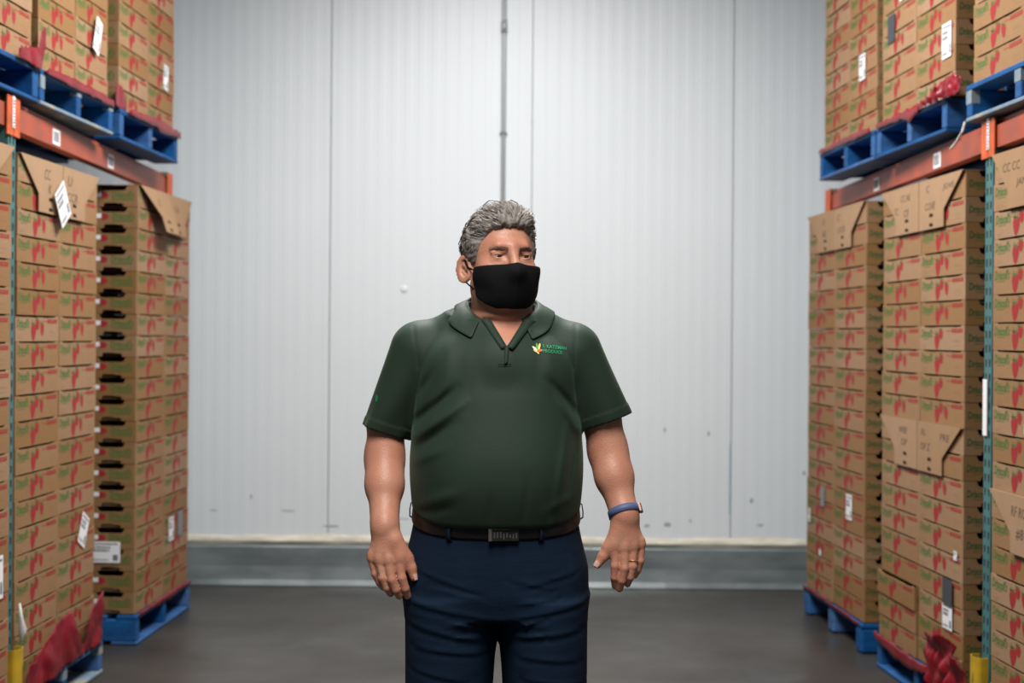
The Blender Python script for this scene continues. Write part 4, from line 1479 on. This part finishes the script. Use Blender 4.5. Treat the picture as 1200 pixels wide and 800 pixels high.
for s_ in (-1, 1):
    rim = []
    for t in np.linspace(0, 2 * math.pi, 25)[:-1]:
        X = s_ * .034 + .027 * math.cos(t); q = math.sin(t)
        F = .030 - .012 * q; Z = hair_top(X, F) + .0050 + .0105 * max(q, -.3)
        rim.append(h2b((X, F, Z)))
    e = MB(); e.tube(rim, .0012, 6, closed=True); e.build('rim', M['wire'], gl, True)
    tm = [h2b((s_ * .062, .036, hair_top(s_ * .055, .03) - .004)), h2b((s_ * .076, .022, .086)), h2b((s_ * .0855, -.010, .058)), h2b((s_ * .087, -.045, .030))]
    e = MB(); e.tube(tm, .0011, 6); e.build('temple', M['wire'], gl, True)
e = MB(); e.tube([h2b((-.008, .040, hair_top(-.008, .04) + .002)), h2b((0, .042, hair_top(0, .042) + .004)), h2b((.008, .040, hair_top(.008, .04) + .002))], .0011, 6); e.build('bridge', M['wire'], gl, True)

# ---- trousers
tx = np.arange(-.27, .26, .005); ty = np.arange(-.24, .22, .005); tz = np.arange(.035, 1.07, .005)
T = Field(tx, ty, tz)
PEL = [(.79, .196, .148, .136, 0), (.815, .208, .151, .139, 0), (.84, .218, .158, .145, 0), (.90, .216, .160, .145, 0), (.96, .200, .158, .135, 0), (1.0, .192, .155, .128, .0), (1.055, .187, .150, .122, .0)]
T.apply(loft(PEL, -.010, 2.4), (-.3, -.25, .70), (.3, .25, 1.10))


def leg(c0, c1, w0, w1, d0, d1):
    def fn(X, Y, Z):
        t = np.clip((.80 - Z) / .75, 0, 1)
        cx = c0[0] + (c1[0] - c0[0]) * t; cy = c0[1] + (c1[1] - c0[1]) * t
        w = w0 + (w1 - w0) * t ** .8; d = d0 + (d1 - d0) * t ** .8
        g = (np.abs((X - cx) / w) ** 2.3 + np.abs((Y - cy) / d) ** 2.3) ** (1 / 2.3)
        return np.maximum((g - 1) * np.minimum(w, d), np.maximum(.045 - Z, Z - .83))
    return fn


T.apply(leg((-.113, .0), (-.128, .02), .1085, .090, .147, .115), (-.3, -.3, 0), (.05, .3, .86), .022)
T.apply(leg((.101, .0), (.124, .02), .1045, .087, .147, .115), (-.05, -.3, 0), (.3, .3, .86), .022)

def tfold(X, Y, Z):
    out = 0 * X * Y * Z
    for a, b, am, wd in [((-.20, .83), (-.03, .80), .004, .009), ((-.20, .78), (-.02, .74), .004, .010), ((-.19, .73), (-.04, .715), .0035, .009), ((-.18, .90), (-.05, .86), .003, .008),
                         ((.03, .80), (.19, .83), .004, .009), ((.03, .75), (.18, .77), .004, .010), ((.05, .71), (.18, .70), .003, .009), ((.05, .87), (.17, .90), .003, .008), ((.02, .89), (.12, .865), .003, .007),
                         ((-.20, .68), (-.08, .655), .003, .009), ((.06, .66), (.19, .645), .003, .009), ((-.15, .94), (-.17, .86), .002, .006), ((.155, .94), (.175, .86), .002, .006),
                         ((-.02, .765), (-.11, .79), .004, .006), ((-.02, .755), (-.10, .755), .0035, .006), ((.02, .77), (.10, .80), .004, .006), ((.02, .755), (.10, .76), .0035, .006), ((.03, .83), (.13, .845), .003, .006), ((-.04, .845), (-.16, .865), .003, .006)]:
        e, d, t = seg2(X, Z, a, b)
        am, wd = am * .62, wd * .7
        out = out - am * np.exp(-(e / wd) ** 2) * np.maximum(np.sin(np.clip(t, .0, 1) * 3.14), 0) ** .5 * (Y < 0) + am * .7 * np.exp(-((e - wd * 1.6) / wd) ** 2) * (Y < 0) * (d < 0)
    # fly
    e, d, t = seg2(X, Z, (.006, .98), (.004, .78))
    out = out + .003 * np.exp(-(e / .005) ** 2) * (Y < 0)
    return out


T.apply(tfold, (-1, -1, 0), (1, 1, 3), 0, '+')
tv, tf = T.mesh()
trousers = build_np('trousers', tv, tf, M['trouser'], man)
trousers['label'] = 'dark navy cotton trousers'

# ---- shoes
for s_ in (-1, 1):
    sx = axis([(-.075, .075, .006)]); sy = np.arange(-.22, .13, .006); sz = np.arange(-.004, .13, .006)
    S = Field(sx, sy, sz)
    S.apply(ellip((0, -.10, .030), (.050, .105, .042)), (-1, -1, -1), (1, 1, 1))
    S.apply(ellip((0, .045, .040), (.042, .065, .055)), (-1, -1, -1), (1, 1, 1), .03)
    S.apply(rcone((0, .04, .05), (0, .045, .10), .042, .045), (-1, -1, -1), (1, 1, 1), .02)
    S.apply(lambda X, Y, Z: (.003 - Z) + 0 * X + 0 * Y, (-1, -1, -1), (1, 1, 1), 0, 'i')
    a, b = S.mesh()
    o = build_np('shoe', a, b, M['shoe'], man); o.location = (s_ * .125 - .002, .02, 0); o.rotation_euler = (0, 0, s_ * R(8))

# collar: fold line round the neck, flap lying on the shoulders
def collar():
    n = 56
    rows = []
    for i in range(n):
        s_ = i / (n - 1)                       # 0 = his right front tip, 1 = his left front tip
        a = R(-58) + s_ * R(296)               # angle, -90 is straight at the camera
        a = R(-90) + R(34) + (R(360) - R(68)) * s_
        ang = -math.pi / 2 - R(31) - (2 * math.pi - R(62)) * s_
        ca, sa = math.cos(ang), math.sin(ang)
        back = (1 + sa) / 2                    # 0 in front, 1 at the nape
        rx, ry = .079, .076
        cxn, cyn = .000, .004
        zf = 1.462 + .070 * min(1, back * 1.15) ** .75      # fold line height
        fold = Vector((cxn + rx * ca * (1.0 + .05 * (1 - back)), cyn + ry * sa, zf))
        base = Vector((cxn + (rx + .004) * ca, cyn + (ry + .004) * sa, zf - .038))
        front = max(0, 1 - back / .42)
        drop = .052 + .018 * front
        out = .030 + .010 * front
        tip = Vector((cxn + (rx + out) * ca, cyn + (ry + out) * sa, zf - drop))
        rows.append((base, fold, tip, back))
    return rows


cm = MB(); rows = collar(); NR = 7
allp = []
for base, fold, tip, back in rows:
    line = []
    line.append(base)
    line.append(base.lerp(fold, .55))
    line.append(fold + Vector((0, 0, -.002)))
    out = (tip - fold); out.z = 0; out.normalize()
    line.append(fold + out * .004 + Vector((0, 0, .0006)))
    for t in (.25, .5, .75, 1.0):
        p = fold.lerp(tip, t) + out * .005 * math.sin(t * math.pi)
        h = fulltree.find_nearest(p)
        if h[0] is not None:
            nrm = h[1]
            if (p - h[0]).dot(nrm) < .0045: p = h[0] + nrm * .0045
        line.append(p)
    allp.append(line)
m_ = len(allp[0])
for l in allp: cm.v += [tuple(p) for p in l]
for i in range(len(allp) - 1):
    for j in range(m_ - 1):
        cm.f.append([i * m_ + j, i * m_ + j + 1, (i + 1) * m_ + j + 1, (i + 1) * m_ + j]); cm.m.append(0)
co = cm.build('collar', M['shirt'], shirt, True)
md = co.modifiers.new('thickness', 'SOLIDIFY'); md.thickness = .0026; md.offset = 0
md = co.modifiers.new('smooth', 'SUBSURF'); md.levels = 1; md.render_levels = 1


# placket edges: two folded bands along the V
def band(p0, p1, w, off0, off1, side, name='placket'):
    e = MB(); n = 14
    vs = []
    for i in range(n):
        t = i / (n - 1)
        x = p0[0] + (p1[0] - p0[0]) * t; z = p0[1] + (p1[1] - p0[1]) * t
        for k_, (dw, of) in enumerate(((0, off0 * .3), (.001, off0), (w * .5, (off0 + off1) / 2 + .0015), (w, off1), (w + .0006, off1 * .2))):
            vs.append(tuple(on_shirt(x + side * dw * (1 - .35 * t), z - dw * .25, of)))
    fs = [(i * 5 + j, (i + 1) * 5 + j, (i + 1) * 5 + j + 1, i * 5 + j + 1) for i in range(n - 1) for j in range(4)]
    e.add(vs, fs)
    o = e.build(name, M['shirt'], shirt, True)
    md = o.modifiers.new('t', 'SOLIDIFY'); md.thickness = .002; md.offset = 0
    return o


band((VC + .047, 1.472), (VC + .002, 1.405), .020, .0035, .006, 1)
band((VC - .040, 1.472), (VC + .001, 1.405), .014, .0030, .002, -1)
band((VC + .008, 1.408), (VC + .004, 1.372), .018, .004, .0035, -.5)
e = MB()
for dz in (0, -.004):
    e.tube([on_shirt(VC - .016, 1.370 + dz, .001), on_shirt(VC, 1.3695 + dz, .0016), on_shirt(VC + .014, 1.370 + dz, .001)], .0007, 4)
e.build('stitching', M['shirt_seam'], shirt)
# chest logo
lg = MB()


def lg_text(s, x0, z0, w, h, slope):
    v2, f2 = text_geo(s, bold=.02, res=2)
    lg.add([on_shirt(x0 + a * w, z0 + b * h + slope * a * w, .0012) for a, b in v2], f2, 3)


# letters drop slightly to the right
lg_text('S. KATZMAN', .0920, 1.4060, .0560, .0078, -.10)
lg_text('PRODUCE', .0930, 1.3955, .0440, .0078, -.10)
for (cx, cz, ln, wd, an, mi) in [(.0745, 1.4035, .016, .005, 140, 2), (.080, 1.4085, .016, .0055, 105, 0), (.0845, 1.4080, .016, .005, 78, 1), (.0765, 1.3985, .013, .005, 150, 1), (.0855, 1.3990, .013, .006, 10, 4), (.0810, 1.3960, .010, .005, 120, 1), (.0785, 1.4070, .012, .0045, 60, 0)]:
    a = R(an); pts = []
    for t in np.linspace(0, 2 * math.pi, 11)[:-1]:
        u, w_ = .5 * ln * math.cos(t), .5 * wd * math.sin(t)
        pts.append(on_shirt(cx + u * math.cos(a) - w_ * math.sin(a), cz + u * math.sin(a) + w_ * math.cos(a), .0012 + .0002 * mi))
    lg.poly(pts, mi)
o = lg.build('chest_logo', [M['logo_leaf'], M['logo_yellow'], M['logo_white'], M['logo_green'], M['logo_orange']], shirt)
o['label'] = 'embroidered logo of coloured leaves and green lettering'
e = MB()
for (cx, cz, ln, wd, an) in [(-.2905, 1.286, .013, .0035, 80), (-.2885, 1.289, .010, .003, 115), (-.2890, 1.280, .010, .003, 50)]:
    a = R(an); pts = []
    for t in np.linspace(0, 2 * math.pi, 11)[:-1]:
        u, w_ = .5 * ln * math.cos(t), .5 * wd * math.sin(t)
        pts.append(on_shirt(cx + u * math.cos(a) - w_ * math.sin(a), cz + u * math.sin(a) + w_ * math.cos(a), .0012))
    e.poly(pts)
o = e.build('sleeve_emblem', M['logo_green'], shirt); o['label'] = 'small green emblem on the sleeve'

# ---- belt with buckle and loops, wrapped round the waist of the trousers
ttree = BVHTree.FromPolygons([tuple(p) for p in tv], [tuple(t) for t in tf])


def on_waist(ang, z, off):
    d = Vector((math.cos(ang), math.sin(ang), 0)); c = Vector((-.010, 0, z))
    h = ttree.ray_cast(c + d * .5, -d)
    p = h[0] if h[0] else c + d * .18
    return p + d * off


def zb(p_x, y): return 1.0235 - .030 * min(1, max(0, -y / .15))


e = MB(); n = 96; ring = []
for i in range(n):
    a = 2 * math.pi * i / n
    p = on_waist(a, .985, 0); zc = zb(p.x, p.y)
    row = [on_waist(a, zc - .015, .0005), on_waist(a, zc - .015, .0045), on_waist(a, zc - .011, .006), on_waist(a, zc + .011, .006), on_waist(a, zc + .015, .0045), on_waist(a, zc + .015, .0)]
    for q_ in row[1:5]: pass
    e.v += [tuple(q_) for q_ in row]
for i in range(n):
    for j in range(5):
        k = (i + 1) % n
        e.f.append([i * 6 + j, k * 6 + j, k * 6 + j + 1, i * 6 + j + 1]); e.m.append(0)
belt = e.build('belt', M['belt'], man, True)
belt['label'] = 'dark brown leather belt'
fa = -math.pi / 2 + .08
bp = on_waist(fa, .985, .009); bz = zb(bp.x, bp.y)
bk = MB()
bk.box((-.034, -.003, -.0155), (.034, .003, .0155), 1, .0012)
bk.box((-.034, -.0048, .0105), (.014, -.002, .0155), 0, .0008)
bk.box((-.034, -.0048, -.0155), (-.026, -.002, .0105), 0, .0008)
rr = random.Random(5)
for k in range(8):
    x = -.022 + k * .007
    bk.box((x, -.0036, -.009 + rr.uniform(-.002, .002)), (x + .0030, -.0025, .003 + rr.uniform(-.004, .003)), 0)
o = bk.build('buckle', [M['steel'], M['buckle_dark']], belt); o.location = (bp.x + .004, bp.y - .002, bz - .002); o.rotation_euler = (0, 0, .08)
o['label'] = 'dark steel plate buckle with raised marks'
for a, bulge in ((-math.pi / 2 - .62, .004), (-math.pi / 2 + .60, .004), (math.pi - .06, .006), (.05, .007), (math.pi / 2, .004)):
    p = on_waist(a, .985, 0); zc = zb(p.x, p.y)
    e = MB()
    d = Vector((math.cos(a), math.sin(a), 0)); t_ = Vector((-d.y, d.x, 0))
    pts = [on_waist(a, zc - .024, .001), on_waist(a, zc - .016, .0065 + bulge), on_waist(a, zc, .0080 + bulge), on_waist(a, zc + .016, .0065 + bulge), on_waist(a, zc + .020, .001)]
    vs = []
    for p_ in pts: vs += [tuple(p_ - t_ * .005), tuple(p_ + t_ * .005)]
    e.add(vs, [(2 * i, 2 * i + 1, 2 * i + 3, 2 * i + 2) for i in range(4)])
    o = e.build('belt_loop', M['trouser'], trousers, True)
    md = o.modifiers.new('t', 'SOLIDIFY'); md.thickness = .002

# ---- activity band on his left wrist, ring
WA, WB_ = np.array(WR_B), np.array(EL_B)
ax_ = Vector(WB_ - WA).normalized()
wc = Vector(WA) + ax_ * .012
e = MB(); n = 48; vs = []
for i in range(n):
    a = 2 * math.pi * i / n
    u = Vector((1, 0, 0)); u = (u - ax_ * u.dot(ax_)).normalized(); w_ = ax_.cross(u)
    d = (u * math.cos(a) + w_ * math.sin(a))
    h = bodytree.ray_cast(wc + d * .12, -d)
    rad = (h[0] - wc).length if h[0] and (h[0] - wc).length < .06 else .034
    for dz, of in ((-.0085, .0003), (-.008, .0028), (.008, .0028), (.0085, .0003)):
        vs.append(tuple(wc + ax_ * dz + d * (rad + of)))
fs = []
for i in range(n):
    k = (i + 1) % n
    fs += [(i * 4 + j, k * 4 + j, k * 4 + j + 1, i * 4 + j + 1) for j in range(3)]
e.add(vs, fs)
band_o = e.build('wristband', M['band'], man, True); band_o['label'] = 'slate blue activity band'
d = Vector((1, -.25, 0)); d = (d - ax_ * d.dot(ax_)).normalized()
h = bodytree.ray_cast(wc + d * .12, -d); p = h[0] if h[0] else wc + d * .033
e = MB(); e.box((-.0085, -.001, -.0115), (.0085, .0075, .0115), 0, .0022)
o = e.build('tracker_case', M['bronze'], band_o)
q_ = Matrix((d.cross(ax_).normalized() * -1, d, ax_)).transposed()
o.matrix_local = Matrix.Translation(p + d * .001) @ q_.to_4x4()
e2 = MB(); e2.box((-.0070, .0070, -.0100), (.0070, .0082, .0100), 0, .0004)
o2 = e2.build('tracker_screen', M['band_screen'], band_o); o2.matrix_local = o.matrix_local.copy()
p0, p1 = Vector(KN_B[1]), Vector(FI_B[1][0])
c = p0.lerp(p1, .72); dd = (p1 - p0).normalized(); u = dd.orthogonal().normalized(); w_ = dd.cross(u)
e = MB(); e.tube([c + (u * math.cos(t) + w_ * math.sin(t)) * .0113 for t in np.linspace(0, 2 * math.pi, 25)[:-1]], .0010, 6, closed=True)
o = e.build('ring', M['gold'], man, True); o['label'] = 'thin gold ring on his ring finger'

# ---- thumb nails and finger nails
for tip, prev, nd in ((TH_A[3], TH_A[2], (.75, -.6, .2)), (TH_B[3], TH_B[2], (-.55, -.8, .0))):
    t = Vector(tip); ax2 = (t - Vector(prev)).normalized(); nn = Vector(nd); nn = (nn - ax2 * nn.dot(ax2)).normalized(); sd = ax2.cross(nn)
    e = MB(); vs = []
    for i in range(5):
        for j in range(5):
            a = (i / 4 - .5) * 1.7; b_ = -.009 + .016 * j / 4
            rr_ = .0099 * (1 - .16 * (j / 4) ** 2)
            vs.append(tuple(t + ax2 * b_ + nn * rr_ * math.cos(a) + sd * rr_ * math.sin(a) * .95))
    e.add(vs, [(i * 5 + j, (i + 1) * 5 + j, (i + 1) * 5 + j + 1, i * 5 + j + 1) for i in range(4) for j in range(4)])
    e.build('thumbnail', M['nail'], man, True)
